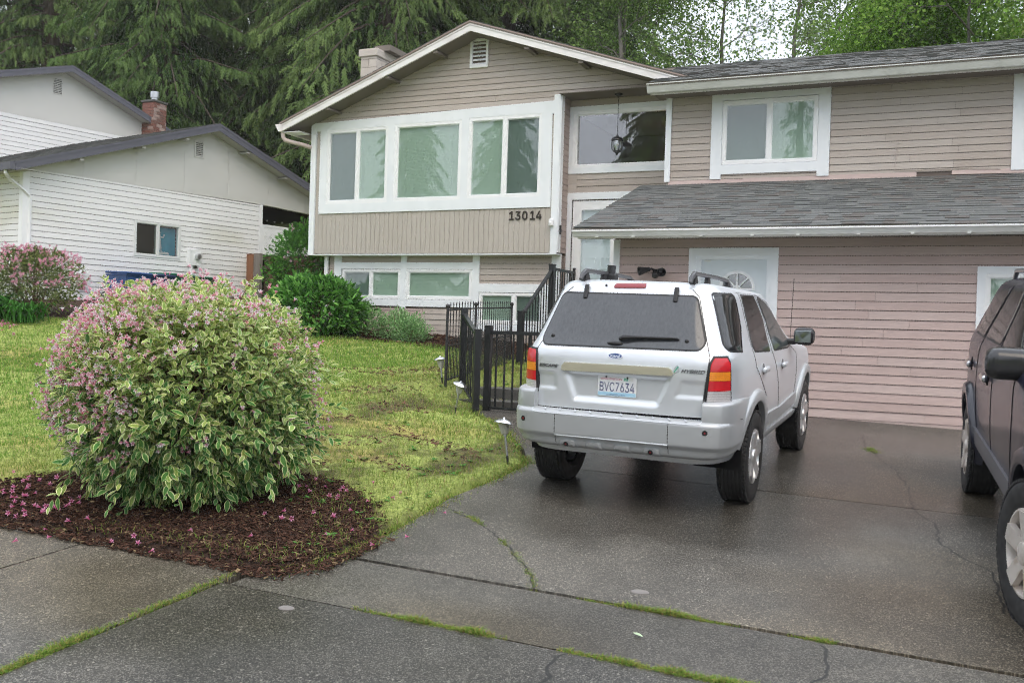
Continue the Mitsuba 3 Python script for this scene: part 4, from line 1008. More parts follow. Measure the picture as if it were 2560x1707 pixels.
# ------------------------------------------------------------------ vehicles
P('m_silver', (.64, .67, .70), .27, metallic=.40, clearcoat=.8, clearcoat_gloss=.95)
P('m_silver_low', (.45, .47, .485), .33, metallic=.35, clearcoat=.4)
P('m_navy_paint', (.010, .011, .022), .2, metallic=.1, clearcoat=.8, clearcoat_gloss=.97, specular=.45)
P('m_cladding', (.09, .09, .10), .38, clearcoat=.4)
def rainglass(p, n, uv):
    s = noise(p.x * 90, p.y * 90, p.z * 14); d = noise(p.x * 220, p.y * 220, p.z * 120)
    return mix((.028, .031, .036), (.055, .060, .068), dr.clip(s * .8 + .4 * (d - .5), 0, 1))
P('m_glass_rear', pc(rainglass), .09, specular=.7, clearcoat=.8)
P('m_glass_dark', (.012, .013, .014), .04, specular=.6, clearcoat=1.0, clearcoat_gloss=.98)
P('m_glass_front', (.05, .06, .06), .03, specular=.6, clearcoat=1.0)
P('m_lamp_red', (.55, .012, .02), .12, clearcoat=1.0, specular=.6)
P('m_lamp_darkred', (.22, .018, .025), .2, clearcoat=.6)
def ribs(c, k):
    def fn(p, n, uv): return mi.Color3f(*c) * (.75 + .4 * (dr.sin(p.z * k) * .5 + .5))
    return pc(fn)
P('m_lamp_amber', ribs((.80, .26, .02), 420), .14, clearcoat=1.0)
P('m_lamp_clear', ribs((.62, .60, .60), 520), .12, clearcoat=1.0, metallic=.3)
P('m_olive', (.36, .345, .255), .42)
P('m_tyre', pc(lambda p, n, uv: mix((.012, .012, .013), (.028, .028, .028), noise(p.x * 25, p.y * 25, p.z * 25))), .6)
P('m_alloy', (.66, .67, .68), .25, metallic=.8)
def rusty(p, n, uv): return mix((.60, .55, .50), (.46, .38, .31), smoothstep(.5, .8, fbm(p.x * 12, p.y * 12, p.z * 12, 3)))
P('m_alloy_worn', pc(rusty), .38, metallic=.35)
P('m_seam', (.05, .05, .052), .5)
P('m_rail', (.09, .09, .095), .35, metallic=.5)
P('m_rubber', (.015, .015, .016), .45)
P('m_badge_blue', (.02, .05, .16), .2, clearcoat=1.0)
P('m_plate', pc(lambda p, n, uv: mix((.72, .74, .75), (.38, .62, .80), smoothstep(.945, .86, p.z - .04 * p.x - .98 + .98))), .35)
P('m_plate_text', (.045, .06, .16), .4); P('m_plate_red', (.45, .05, .10), .4); P('m_sticker', (.06, .36, .24), .4)
P('m_mirror', (.30, .33, .34), .05, metallic=1.0)

class Car:
    """body as rounded plan sections stacked in height; x forward from the rear axle, y left, z up, all from the tyres' ground"""
    def __init__(self, o, fwd, left, up, zs, xr, xf, w, n=8):
        self.o, self.B = np.array(o), np.array([fwd, left, up])
        self.XR, self.XF, self.W = (PchipInterpolator(zs, a) for a in (xr, xf, w)); self.n = n; self.z0, self.z1 = zs[0], zs[-1]
    drop = 0.0
    def out(self, v):
        v = np.array(v, float)
        if self.drop:       # the roof falls a little towards the front
            t = np.clip((v[:, 2] - 1.62) / .10, 0, 1); v[:, 2] -= self.drop * np.clip(v[:, 0] + .45, 0, 1.6) * t
        return v @ self.B + self.o
    def par(self, z):
        z = np.clip(z, self.z0, self.z1); a, b = self.XR(z), self.XF(z)
        return (a + b) / 2, (b - a) / 2, self.W(z)
    def rx(self, y, z):
        c, a, w = self.par(z); return c - a * (1 - np.clip(np.abs(y) / w, 0, .999) ** self.n) ** (1 / self.n)
    def fx(self, y, z):
        c, a, w = self.par(z); return c + a * (1 - np.clip(np.abs(y) / w, 0, .999) ** self.n) ** (1 / self.n)
    def sy(self, x, z):
        c, a, w = self.par(z); return w * (1 - np.clip(np.abs(x - c) / a, 0, .999) ** self.n) ** (1 / self.n)
    def body(self, nz=110, nr=150, ns=90, nf=50, disp=None):
        z = np.linspace(self.z0, self.z1, nz)
        ph = np.radians(np.concatenate([np.linspace(135, 225, nr, endpoint=False), np.linspace(225, 315, ns, endpoint=False), np.linspace(315, 405, nf, endpoint=False), np.linspace(405, 495, ns, endpoint=False)]))
        c, s = np.cos(ph), np.sin(ph); k = (np.abs(c) ** self.n + np.abs(s) ** self.n) ** (-1 / self.n)
        xc, a, w = self.par(z)
        X = xc[:, None] + a[:, None] * (c * k); Y = w[:, None] * (s * k); Z = np.repeat(z[:, None], len(ph), 1)
        if disp is not None:
            X = X + disp(X, Y, Z, c[None] < -.69)
        nt = len(ph)
        v = np.stack([X, Y, Z], -1).reshape(-1, 3)
        i, j = np.meshgrid(np.arange(nz - 1), np.arange(nt), indexing='ij')
        q = np.stack([i * nt + j, i * nt + (j + 1) % nt, (i + 1) * nt + (j + 1) % nt, (i + 1) * nt + j], -1).reshape(-1, 4)
        f = np.vstack([q[:, [0, 1, 2]], q[:, [0, 2, 3]]])
        v = np.vstack([v, [[xc[0], 0, z[0]], [xc[-1], 0, z[-1] + .004]]]); b, t = len(v) - 2, len(v) - 1
        jj = np.arange(nt)
        f = np.vstack([f, np.stack([np.full(nt, b), (jj + 1) % nt, jj], 1), np.stack([np.full(nt, t), (nz - 1) * nt + jj, (nz - 1) * nt + (jj + 1) % nt], 1)])
        return v, f
    def manifold(self, **k):
        v, f = self.body(**k)
        return m3.Manifold(m3.Mesh(np.asarray(v, np.float32), np.asarray(f, np.uint32)))
    # panels that follow the body; polygons are in (y, z) for the rear and in (x, z) for the sides
    def rear(self, poly, off, sk=.012, edge=.05):
        return self.map(shell(poly, edge, lambda y, z: np.stack([self.rx(y, z) - off, y, z], 1), lambda y, z: np.stack([self.rx(y, z) + sk, y, z], 1)))
    def side(self, poly, off, sg=-1, sk=.012, edge=.06):
        return self.map(shell(poly, edge, lambda x, z: np.stack([x, sg * (self.sy(x, z) + off), z], 1), lambda x, z: np.stack([x, sg * (self.sy(x, z) - sk), z], 1)))
    def map(self, vf):
        return self.out(vf[0]), vf[1]
    def rline(self, pts, r=.0035, off=0.0):
        p = np.array(LineString(pts).segmentize(.03).coords)
        return self.map(tube(np.stack([self.rx(p[:, 0], p[:, 1]) - off, p[:, 0], p[:, 1]], 1), r, 5))
    def sline(self, pts, r=.0035, sg=-1, off=0.0):
        p = np.array(LineString(pts).segmentize(.03).coords)
        return self.map(tube(np.stack([p[:, 0], sg * (self.sy(p[:, 0], p[:, 1]) + off), p[:, 1]], 1), r, 5))
    def cyl(self, x, z, r, y0, y1, n=56):
        m = m3.Manifold.cylinder(abs(y1 - y0), r, r, n).rotate([90, 0, 0])      # along -y
        return m.translate([x, max(y0, y1), z])
def rnd(poly, r):
    return poly.buffer(-r, quad_segs=6).buffer(r, quad_segs=6)
def msh(man):
    m = man.to_mesh(); return m.vert_properties[:, :3].astype(float), m.tri_verts.astype(int)

def wheel(car, T_, x, y, r, width, rimr, sg, steer=0.0, spokes=5, alloy='m_alloy', fat=.055, label=None):
    """sg = -1: outer face towards -y"""
    k = num(T_ + '__wheel')
    if label: tag(k, label)
    c, s = math.cos(steer), math.sin(steer)
    def at(vf):
        v, f = vf; v = np.asarray(v) * [1, 1, 1]
        v = np.stack([v[:, 0], v[:, 1] * sg, v[:, 2]], 1)          # local y = outwards
        v = np.stack([c * v[:, 0] - s * v[:, 1], s * v[:, 0] + c * v[:, 1], v[:, 2]], 1)
        return car.out(v + [x, y, r - .004]), f
    h = width / 2
    pr = [(rimr + .006, -h * .8), (rimr + .04, -h), (r - .03, -h), (r - .008, -h + .02), (r, -h + .04)]
    for a in np.linspace(-h + .045, h - .045, 6)[:-1]:
        st = (2 * h - .09) / 5
        pr += [(r, a), (r, a + st - .012), (r - .009, a + st - .010), (r - .009, a + st - .002)]
    pr += [(r, h - .04), (r - .008, h - .018), (r - .03, h - .004), (r - .06, h), (rimr + .045, h - .002), (rimr + .02, h - .012), (rimr + .004, h - .02), (rimr + .002, -h * .8)]
    v, f = lathe(pr, 72, 'y'); put(k + '__tyre', at((v, f)), 'm_tyre', smooth=30)
    blocks = MB()                                                        # tread blocks cut by sipes on both shoulders
    for i in range(60):
        a = i * 2 * math.pi / 60
        for yy in (-h + .02, h - .03):
            p = []
            for da, rr, yo in ((-.040, r - .012, 0), (.040, r - .012, 0), (.040, r - .012, .022), (-.040, r - .012, .022), (-.036, r + .004, .002), (.036, r + .004, .002), (.036, r + .004, .02), (-.036, r + .004, .02)):
                p.append((rr * math.cos(a + da), yy + yo, rr * math.sin(a + da)))
            blocks.add(*hexa(p))
    put(k + '__tread', at(blocks.mesh()), 'm_tyre', kind='stuff')
    bar = lathe([(rimr + .006, h - .018), (rimr + .004, h - .008), (rimr - .008, h - .006), (rimr - .018, h - .03), (rimr - .03, h - .09), (rimr - .03, -h * .8)], 64, 'y')
    put(k + '__rim', at(bar), alloy, smooth=35)
    back = lathe([(rimr - .03, h - .14), (0, h - .15)], 40, 'y'); put(k + '__brake', at(back), 'm_black')
    sp = Point(0, 0).buffer(.062, 24)
    for i in range(spokes):
        a = math.pi / 2 + i * 2 * math.pi / spokes
        d = np.array([math.cos(a), math.sin(a)]); q = np.array([-d[1], d[0]])
        sp = sp.union(Polygon([d * .03 + q * fat * .85, d * (rimr - .012) + q * fat * 1.05, d * (rimr - .012) - q * fat * 1.05, d * .03 - q * fat * .85]))
    sp = sp.buffer(.012).buffer(-.024).buffer(.012)
    t = trimesh.creation.extrude_polygon(sp, .035, engine='earcut'); v = np.asarray(t.vertices)
    rr = np.hypot(v[:, 0], v[:, 1]); yv = h - .05 + v[:, 2] + .022 * np.clip(rr / rimr, 0, 1) ** 2
    put(k + '__spoke_star', at((np.stack([v[:, 0], yv, v[:, 1]], 1), t.faces)), alloy, smooth=35)
    hub = lathe([(.062, h - .02), (.058, h - .002), (.04, h + .004), (0, h + .006)], 28, 'y'); put(k + '__hub_cap', at(hub), alloy, smooth=35)
    lug = MB()
    for i in range(5):
        a = math.pi / 2 + (i + .5) * 2 * math.pi / 5
        v, f = lathe([(.011, 0), (.011, .012), (0, .014)], 8, 'y'); lug.add(v + [.055 * math.cos(a), h - .03, .055 * math.sin(a)], f)
    put(k + '__lug_nut', at(lug.mesh()), 'm_steel', kind='stuff')
    return k
def flare(car, xw, zw, r0, r1, a0, a1, out_, sg=-1):
    """band round a wheel arch, standing proud of the side"""
    A = np.radians(np.linspace(a0, a1, 50)); ring = []
    for rr, o in ((r0, -.02), (r0, out_ * .8), (r0 + .012, out_), (r1 - .02, out_), (r1, out_ * .55), (r1 + .008, -.006)):
        X, Z = xw + rr * np.cos(A), zw + rr * np.sin(A)
        ring.append(np.stack([X, sg * (car.sy(X, np.maximum(Z, .35)) + o), Z], 1))
    V = np.stack(ring, 1); n, m = V.shape[:2]
    i, j = np.meshgrid(np.arange(n - 1), np.arange(m - 1), indexing='ij')
    q = np.stack([i * m + j, i * m + j + 1, (i + 1) * m + j + 1, (i + 1) * m + j], -1).reshape(-1, 4)
    return car.map((V.reshape(-1, 3), np.vstack([q[:, [0, 1, 2]], q[:, [0, 2, 3]]])))
def half_well(r, x, y0, y1, z):
    a = np.linspace(-.1, np.pi + .1, 24); o = np.stack([x + r * np.cos(a), 0 * a, z + r * np.sin(a)], 1)
    v = np.vstack([o + [0, y0, 0], o + [0, y1, 0], [[x, y1, z]]]); n = len(a); i = np.arange(n - 1)
    return v, np.vstack([np.stack([i, i + 1, n + i + 1], 1), np.stack([i, n + i + 1, n + i], 1), np.stack([n + i, n + i + 1, np.full(n - 1, 2 * n)], 1)])
def mirror_cap(c, size, car, r=.05, tilt=0.0):
    v, f = rbox(-size[0], size[0], -size[1], size[1], -size[2], size[2], r, 4)
    v = v * (1 + .0 * v)
    return car.out(v + c), f

# ---------------------------------------------------------------- the silver car
a, pi_, ro = .0055, .0638, .0242
fw = np.array([math.cos(pi_) * math.sin(a), math.cos(pi_) * math.cos(a), math.sin(pi_)]); l_ = np.array([-math.cos(a), math.sin(a), 0]); u_ = np.cross(fw, l_)
lf = math.cos(ro) * l_ + math.sin(ro) * u_; uu = np.cross(fw, lf)
CO = np.array([-2.3088, 7.9338, .3515])
ZS = [.40, .46, .60, .74, .90, 1.02, 1.12, 1.19, 1.25, 1.40, 1.55, 1.64, 1.69, 1.715, 1.73, 1.738]
XR = [-.80, -.83, -.86, -.868, -.872, -.872, -.865, -.845, -.80, -.715, -.630, -.580, -.545, -.49, -.36, -.15]
XF = [3.28, 3.34, 3.36, 3.36, 3.34, 3.22, 2.55, 2.1, 1.95, 1.70, 1.46, 1.26, 1.12, 1.0, .80, .45]
WW = [.80, .83, .852, .865, .872, .868, .855, .835, .808, .752, .700, .662, .625, .585, .50, .33]
car = Car(CO, fw, lf, uu, ZS, XR, XF, WW)
car.drop = .05
SV = thing('silver_car', 'silver compact sport utility car parked nose in, its rear with plate facing the street', 'car')
def sdf_depth(poly, depth, width):
    """a function: 0 outside the outline, DEPTH inside, smooth over WIDTH"""
    b = poly.exterior
    def fn(y, z):
        pts = shapely.points(y.ravel(), z.ravel()); d = shapely.distance(b, pts); d = np.where(shapely.contains(poly, pts), d, 0)
        t = np.clip(d / width, 0, 1); return (depth * t * t * (3 - 2 * t)).reshape(y.shape)
    return fn
rec = rnd(Polygon([(.455, 1.05), (-.43, 1.05), (-.325, .795), (.355, .795)]), .04)
dl = rnd(Polygon([(.79, 1.02), (.50, 1.02), (.465, .87), (.79, .87)]), .03)
dr2 = rnd(Polygon([(-.79, 1.03), (-.47, 1.03), (-.415, .88), (-.79, .88)]), .03)
_ds = [sdf_depth(rec, .030, .055), sdf_depth(dl, .012, .04), sdf_depth(dr2, .012, .04)]
low = lambda y, z: .0
def disp(X, Y, Z, rear):
    d = np.zeros_like(X)
    m = rear & (Z > .7) & (Z < 1.12) & (np.abs(Y) < .78)
    for fn in _ds: d[m] += fn(Y[m], Z[m])
    return d
bodym = car.manifold(disp=disp)
for xw in (-.02, 2.60):
    for sg in (-1, 1):
        bodym = bodym - car.cyl(xw, .37, .445, sg * .50, sg * 1.1)
put(SV + '__body', car.map(msh(bodym)), 'm_silver', smooth=28)
put(SV + '__underbody', car.map(MB().add(rbox(-.1, 3.1, -.60, .60, .34, .45, .03)).mesh()), 'm_black')
for xw in (-.02, 2.60):   # wheel wells
    for sg in (-1, 1):
        put(SV + '__wheel_well', car.map(half_well(.442, xw, sg * .86, sg * .50, .37)), 'm_black')
# glass
rg_ = rnd(Polygon([(.572, 1.615), (-.50, 1.622), (-.635, 1.245), (.672, 1.222)]), .055)
put(SV + '__rear_window', car.rear(rg_, .006), 'm_glass_rear', smooth=30, label='rear window wet with rain')
put(SV + '__window_seal', car.rear(rg_.buffer(.012), .0025), 'm_rubber', smooth=30)
W1 = rnd(Polygon([(-.505, 1.645), (-.06, 1.640), (-.18, 1.40), (-.39, 1.225), (-.672, 1.245), (-.60, 1.42)]), .035)
W2 = rnd(Polygon([(.17, 1.628), (.66, 1.608), (.76, 1.42), (.61, 1.165), (-.01, 1.20), (.09, 1.41)]), .03)
W3 = rnd(Polygon([(.774, 1.598), (1.12, 1.53), (1.42, 1.37), (1.68, 1.16), (1.50, 1.138), (.80, 1.156), (.87, 1.40)]), .025)
for sg in (-1, 1):
    for w_, mt in ((W1, 'm_glass_dark'), (W2, 'm_glass_dark'), (W3, 'm_glass_front')):
        put(SV + '__side_window', car.side(w_, .005, sg), mt, smooth=30)
        put(SV + '__window_seal', car.side(w_.buffer(.014), .002, sg), 'm_rubber', smooth=30)
ws = MB()
zz, yy = np.meshgrid(np.linspace(1.16, 1.66, 14), np.linspace(-1, 1, 16), indexing='ij')
hw = (car.W(zz) - .08) * yy
vv = np.stack([car.fx(hw, zz) + .004, hw, zz], -1).reshape(-1, 3)
i, j = np.meshgrid(np.arange(13), np.arange(15), indexing='ij'); q = np.stack([i * 16 + j, i * 16 + j + 1, (i + 1) * 16 + j + 1, (i + 1) * 16 + j], -1).reshape(-1, 4)
put(SV + '__windscreen', car.map((vv, np.vstack([q[:, [0, 1, 2]], q[:, [0, 2, 3]]]))), 'm_glass_front', smooth=True)
# shut lines
put(SV + '__seam', car.rline([(.655, .74), (.665, .87), (.69, 1.17), (.655, 1.25), (.575, 1.60), (.50, 1.665)], .004), 'm_seam')
put(SV + '__seam', car.rline([(-.64, .755), (-.645, .88), (-.672, 1.19), (-.64, 1.27), (-.52, 1.62), (-.46, 1.675)], .004), 'm_seam')
put(SV + '__seam', car.rline([(.65, .735), (-.64, .75)], .008), 'm_black')
for sg in (-1, 1):
    put(SV + '__seam', car.sline([(.115, 1.655), (.03, 1.41), (-.05, 1.2), (-.03, 1.075), (.20, .93), (.42, .80)], .0035, sg), 'm_seam')
    put(SV + '__seam', car.sline([(.715, 1.62), (.82, 1.42), (.70, 1.16), (.90, .945), (1.09, .65), (1.12, .50)], .0035, sg), 'm_seam')
    put(SV + '__seam', car.sline([(1.62, 1.15), (1.95, 1.05), (1.98, .80), (1.93, .52)], .0035, sg), 'm_seam')
    put(SV + '__seam', car.sline([(.06, 1.66), (.62, 1.64), (1.2, 1.545), (1.66, 1.16)], .003, sg), 'm_seam')
    for xh, zh in ((.254, 1.033), (1.162, 1.003)):
        v, f = rbox(xh - .10, xh + .09, -.018, .018, zh - .022, zh + .022, .016, 3)
        put(SV + '__door_handle', car.map((v + [0, sg * (float(car.sy(xh, zh)) + .026), 0], f)), 'm_silver', smooth=40)
        put(SV + '__handle_cup', car.side(Point(xh - .0, zh).buffer(.045, 12), .003, sg), 'm_cladding')
    put(SV + '__side_trim', car.side(Polygon([(.56, .632), (1.10, .619), (1.12, .518), (.60, .521)]).buffer(.006), .016, sg), 'm_silver_low', smooth=30)
    put(SV + '__side_trim', car.side(Polygon([(1.125, .618), (2.0, .655), (2.06, .60), (2.03, .56), (1.145, .518)]).buffer(.006), .016, sg), 'm_silver_low', smooth=30)
    put(SV + '__sill', car.side(Polygon([(.42, .405), (2.18, .405), (2.18, .48), (.42, .48)]), .02, sg), 'm_silver_low', smooth=30)
    put(SV + '__wheel_flare', flare(car, -.02, .37, .435, .525, 14, 166, .034, sg), 'm_silver_low', smooth=40)
    put(SV + '__wheel_flare', flare(car, 2.60, .37, .435, .52, 8, 166, .034, sg), 'm_silver_low', smooth=40)
    # roof rail on three feet
    yr = sg * .44
    rp = [(-.56, yr, 1.725), (-.52, yr, 1.765), (-.44, yr, 1.795), (-.2, yr, 1.797), (.3, yr, 1.80), (.70, yr, 1.792), (.80, yr, 1.765), (.84, yr, 1.735)]
    put(SV + '__roof_rail', car.map(tube(rp, [.014, .02, .019, .018, .018, .018, .016, .014], 8)), 'm_rail', smooth=40)
    for xf_ in (-.44, -.02, .70):
        put(SV + '__rail_foot', car.map(MB().add(hexa([(xf_ - .06, yr - .02, 1.70), (xf_ + .06, yr - .02, 1.70), (xf_ + .06, yr + .02, 1.70), (xf_ - .06, yr + .02, 1.70), (xf_ - .02, yr - .014, 1.79), (xf_ + .03, yr - .014, 1.79), (xf_ + .03, yr + .014, 1.79), (xf_ - .02, yr + .014, 1.79)])).mesh()), 'm_rubber')
put(SV + '__rack_clamp', car.map(MB().add(tube([(.10, .42, 1.73), (.10, .41, 1.87)], [.03, .038], 12)).add(rbox(.06, .14, .36, .48, 1.72, 1.80, .015)).mesh()), 'm_plastic_black', smooth=35)
# rear details
put(SV + '__brake_light', car.rear(rnd(Polygon([(.165, 1.668), (-.10, 1.675), (-.088, 1.71), (.152, 1.703)]), .012), .008), 'm_lamp_darkred', smooth=30)
put(SV + '__washer_nozzle', car.map((lambda b: (np.asarray(b.vertices) + [float(car.rx(.225, 1.685)) - .005, .225, 1.685], b.faces))(trimesh.creation.icosphere(2, .010))), 'm_rubber')
for y_ in (.375, -.345):
    v, f = rbox(-.012, .012, -.018, .018, -.055, .055, .010, 3)
    x_ = float(car.rx(y_, 1.63))
    v = v + np.c_[.42 * v[:, 2], 0 * v[:, 0], 0 * v[:, 0]]
    put(SV + '__glass_hinge', car.map((v + [x_ - .012, y_, 1.635], f)), 'm_rubber', smooth=40)
for y_, z_ in ((.572, 1.285), (-.487, 1.30)):
    put(SV + '__glass_stud', car.map((np.asarray((b := trimesh.creation.icosphere(2, .016)).vertices) * [.6, 1, 1] + [float(car.rx(y_, z_)) - .008, y_, z_], b.faces)), 'm_rubber', smooth=True)
wp = MB()
wp.add(tube([(float(car.rx(y_, z_)) - o_, y_, z_) for y_, z_, o_ in ((.02, 1.292, .02), (-.01, 1.305, .04), (-.10, 1.312, .04), (-.42, 1.318, .03))], [.016, .018, .010, .006], 8))
wp.add(tube([(float(car.rx(y_, z_)) - .018, y_, z_) for y_, z_ in ((-.05, 1.303), (-.25, 1.306), (-.43, 1.312))], .006, 6))
put(SV + '__wiper', car.map(wp.mesh()), 'm_rubber', smooth=40)
b = trimesh.creation.icosphere(3, 1); put(SV + '__wiper_pivot', car.map((np.asarray(b.vertices) * [.02, .062, .014] + [float(car.rx(.055, 1.26)) - .012, .055, 1.258], b.faces)), 'm_rubber', smooth=True)
bar_ = rnd(Polygon([(.425, 1.097), (-.385, 1.108), (-.412, 1.092), (-.425, 1.052), (.45, 1.034), (.447, 1.07)]), .012)
put(SV + '__handle_bar', car.rear(bar_, .026), 'm_olive', smooth=30)
put(SV + '__handle_bar_lip', car.rear(bar_.buffer(.006), .006), 'm_silver', smooth=30)
el_ = affinity.scale(Point(.03, 1.168).buffer(1, 32), .058, .0225)
put(SV + '__emblem', car.rear(el_, .008), 'm_chrome'); put(SV + '__emblem_field', car.rear(affinity.scale(Point(.03, 1.168).buffer(1, 32), .052, .0185), .0095), 'm_badge_blue')
def rtext(txt, y0, zc, h, width, mat, off, slant=0.0, depth=.003, bold=True, z1=None, x_at=None):
    t = meshkit.text_mesh(txt, h, depth, bold=bold); v = np.asarray(t.vertices).copy()
    v[:, 0] += slant * v[:, 1]; v[:, 0] -= v[:, 0].min(); v[:, 0] *= width / v[:, 0].max()
    Y = y0 - v[:, 0]; Z = zc - h / 2 + v[:, 1] + ((z1 - zc) * v[:, 0] / width if z1 else 0)
    X = (car.rx(Y, Z) if x_at is None else x_at) - off - v[:, 2]
    return car.map((np.stack([X, Y, Z], 1), t.faces))
put(SV + '__emblem_text', rtext('Ford', .070, 1.166, .021, .078, 'm_chrome', .0096, .3, .002, False), 'm_chrome')
put(SV + '__lettering', rtext('ESCAPE', .648, 1.062, .022, .165, 'm_chrome', .002, .35, .006), 'm_letter')
put(SV + '__lettering', rtext('HYBRID', -.478, 1.090, .024, .172, 'm_chrome', .002, .35, .006), 'm_letter')
leaf_ = Polygon([(-.425, 1.075), (-.425, 1.10), (-.44, 1.122), (-.455, 1.127), (-.468, 1.112), (-.462, 1.085), (-.445, 1.078), (-.41, 1.062)])
put(SV + '__leaf_badge', car.rear(leaf_, .008), 'm_chrome'); put(SV + '__leaf_badge_vein', car.rear(LineString([(-.43, 1.08), (-.455, 1.118)]).buffer(.004), .010), 'm_sticker')
# plate
px_ = -.845
def flat(poly, x, d): 
    t = trimesh.creation.extrude_polygon(poly, d, engine='earcut'); v = np.asarray(t.vertices); return car.map((np.stack([x - v[:, 2], v[:, 0], v[:, 1]], 1), t.faces))
pl_ = rnd(sbox(-.140, .860, .165, 1.012), .012)
put(SV + '__plate_holder', flat(pl_.buffer(.004), px_ + .01, .012), 'm_steel')
scene['m_plate_white'] = {'type': 'twosided', 'bsdf': {'type': 'principled', 'base_color': {'type': 'rgb', 'value': [.74, .76, .77]}, 'roughness': .35}}
P('m_plate_blue', (.38, .62, .80), .35)
put(SV + '__plate', flat(pl_, px_ - .003, .002), 'm_plate_white'); put(SV + '__plate_band', flat(rnd(sbox(-.137, .864, .162, .892), .008), px_ - .0052, .0006), 'm_plate_blue')
put(SV + '__plate_text', rtext('BVC7634', .148, .932, .068, .272, 'm_plate_text', .0058, 0, .0015, False, x_at=px_), 'm_plate_text')
put(SV + '__plate_text', rtext('WASHINGTON', .142, .991, .015, .165, 'm_plate_red', .0058, 0, .001, False, x_at=px_), 'm_plate_red')
put(SV + '__plate_text', rtext('EVERGREEN STATE', .092, .872, .0095, .145, 'm_plate_text', .0062, 0, .001, False, x_at=px_), 'm_plate_text')
put(SV + '__plate_sticker', flat(sbox(-.072, .981, -.040, 1.003), px_ - .0056, .0008), 'm_sticker'); put(SV + '__plate_sticker', flat(sbox(-.112, .981, -.076, 1.003), px_ - .0056, .0008), 'm_blind')
put(SV + '__sticker_text', rtext('10', -.046, .992, .013, .02, 'm_blind', .0066, 0, .0006, True, x_at=px_), 'm_blind')
for y_ in (.098, -.070): put(SV + '__plate_bolt', flat(Point(y_, 1.005).buffer(.007), px_ - .005, .004), 'm_rubber')
# tail lamps: dark outline, red / amber / red / clear
for sg, z_ in ((1, -.018), (-1, 0.0)):
    def lampp(a, b): return Polygon([(sg * .660 if a < 1.1 else sg * .67, a), (sg * .80, a), (sg * .80, b), (sg * .675, b)])
    T1 = Polygon([(sg * .652, .884 + z_), (sg * .90, .884 + z_), (sg * .90, 1.19 + z_), (sg * .70, 1.195 + z_), (sg * .668, 1.12 + z_)])
    T1 = rnd(T1, .02)
    bands = [(.884, .958, 'm_lamp_clear'), (.962, 1.032, 'm_lamp_red'), (1.036, 1.098, 'm_lamp_amber'), (1.102, 1.20, 'm_lamp_red')]
    # wraps round the corner: surface points by plan angle
    def wrap(lo, hi, off, inset=0.0):
        Zg, Pg = np.meshgrid(np.linspace(lo, hi, 8), np.linspace(0, 1, 22), indexing='ij')
        y0 = np.interp(Zg, [.88, 1.15, 1.20], [.650, .668, .69]) + inset
        c_, a_, w_ = car.par(Zg)
        ph0 = np.arctan2(y0 / w_, (1 - (y0 / w_) ** 8) ** (1 / 8)); y1 = np.interp(Zg, [.88, 1.15, 1.20], [.806, .796, .770]) - inset * .6; ph1 = np.arctan2(y1 / w_, (1 - (y1 / w_) ** 8) ** (1 / 8))
        ph = ph0 + (ph1 - ph0) * Pg
        c__, s__ = np.cos(ph), np.sin(ph); k = (c__ ** 8 + s__ ** 8) ** (-1 / 8)
        X = c_ - (a_ + off) * c__ * k; Y = sg * (w_ + off) * s__ * k
        v = np.stack([X, Y, Zg], -1).reshape(-1, 3); n_, m_ = Zg.shape
        Xi = c_ - (a_ - .01) * c__ * k; Yi = sg * (w_ - .01) * s__ * k; vi = np.stack([Xi, Yi, Zg], -1).reshape(-1, 3)
        i, j = np.meshgrid(np.arange(n_ - 1), np.arange(m_ - 1), indexing='ij')
        q = np.stack([i * m_ + j, i * m_ + j + 1, (i + 1) * m_ + j + 1, (i + 1) * m_ + j], -1).reshape(-1, 4)
        f = np.vstack([q[:, [0, 1, 2]], q[:, [0, 2, 3]]]); e = bedges(f); N0 = len(v)
        qq = np.stack([e[:, 0], e[:, 1], e[:, 1] + N0, e[:, 0] + N0], 1)
        return car.map((np.vstack([v, vi]), np.vstack([f, qq[:, [0, 1, 2]], qq[:, [0, 2, 3]]])))
    tl = num(SV + '__tail_light')
    put(tl + '__housing', wrap(.868 + z_, 1.206 + z_, .010), 'm_rubber', smooth=30)
    for lo, hi, mt in bands:
        put(tl + '__lens', wrap(lo - .006 + z_, min(hi, 1.197) - .004 + z_, .018, .012), mt, smooth=30)
# bumper: main bar, stepped top, raised corners, valance, pads, sensors
bump = Car(CO, fw, lf, uu, [.452, .47, .52, .56, .70, .728, .738], [-.885, -.915, -.935, -.965, -.968, -.955, -.93], [.6] * 7, [.78, .82, .845, .860, .866, .860, .845])
bm = bump.manifold(nz=40, nr=160, ns=40, nf=20) ^ m3.Manifold.cube([2, 3, 2], True).translate([-1.30, 0, .6])
bm = bm - car.cyl(-.02, .37, .46, .4, 1.2) - car.cyl(-.02, .37, .46, -.4, -1.2)
put(SV + '__bumper', car.map(msh(bm)), 'm_silver_low', smooth=30)
cor = Car(CO, fw, lf, uu, [.70, .745, .85, .868, .876], [-.935, -.935, -.925, -.915, -.895], [.6] * 5, [.868, .868, .866, .862, .852])
cm_ = cor.manifold(nz=30, nr=160, ns=40, nf=20)
for sg in (-1, 1):
    half = m3.Manifold.cube([.80, .30, .3], True).translate([-.70 + .02, sg * (.655 + .15), .85 + .01])
    g = (cm_ ^ half) - car.cyl(-.02, .37, .46, sg * .4, sg * 1.2)
    put(SV + '__bumper_corner', car.map(msh(g)), 'm_silver_low', smooth=30)
put(SV + '__bumper_step_edge', bump.rline([(.66, .735), (.645, .712), (.60, .708), (-.60, .716), (-.645, .722), (-.66, .742)], .005), 'm_silver', smooth=True)
for sg in (-1, 1): put(SV + '__seam', bump.rline([(sg * .655, .737), (sg * .885, .735)], .0035, .001), 'm_seam')
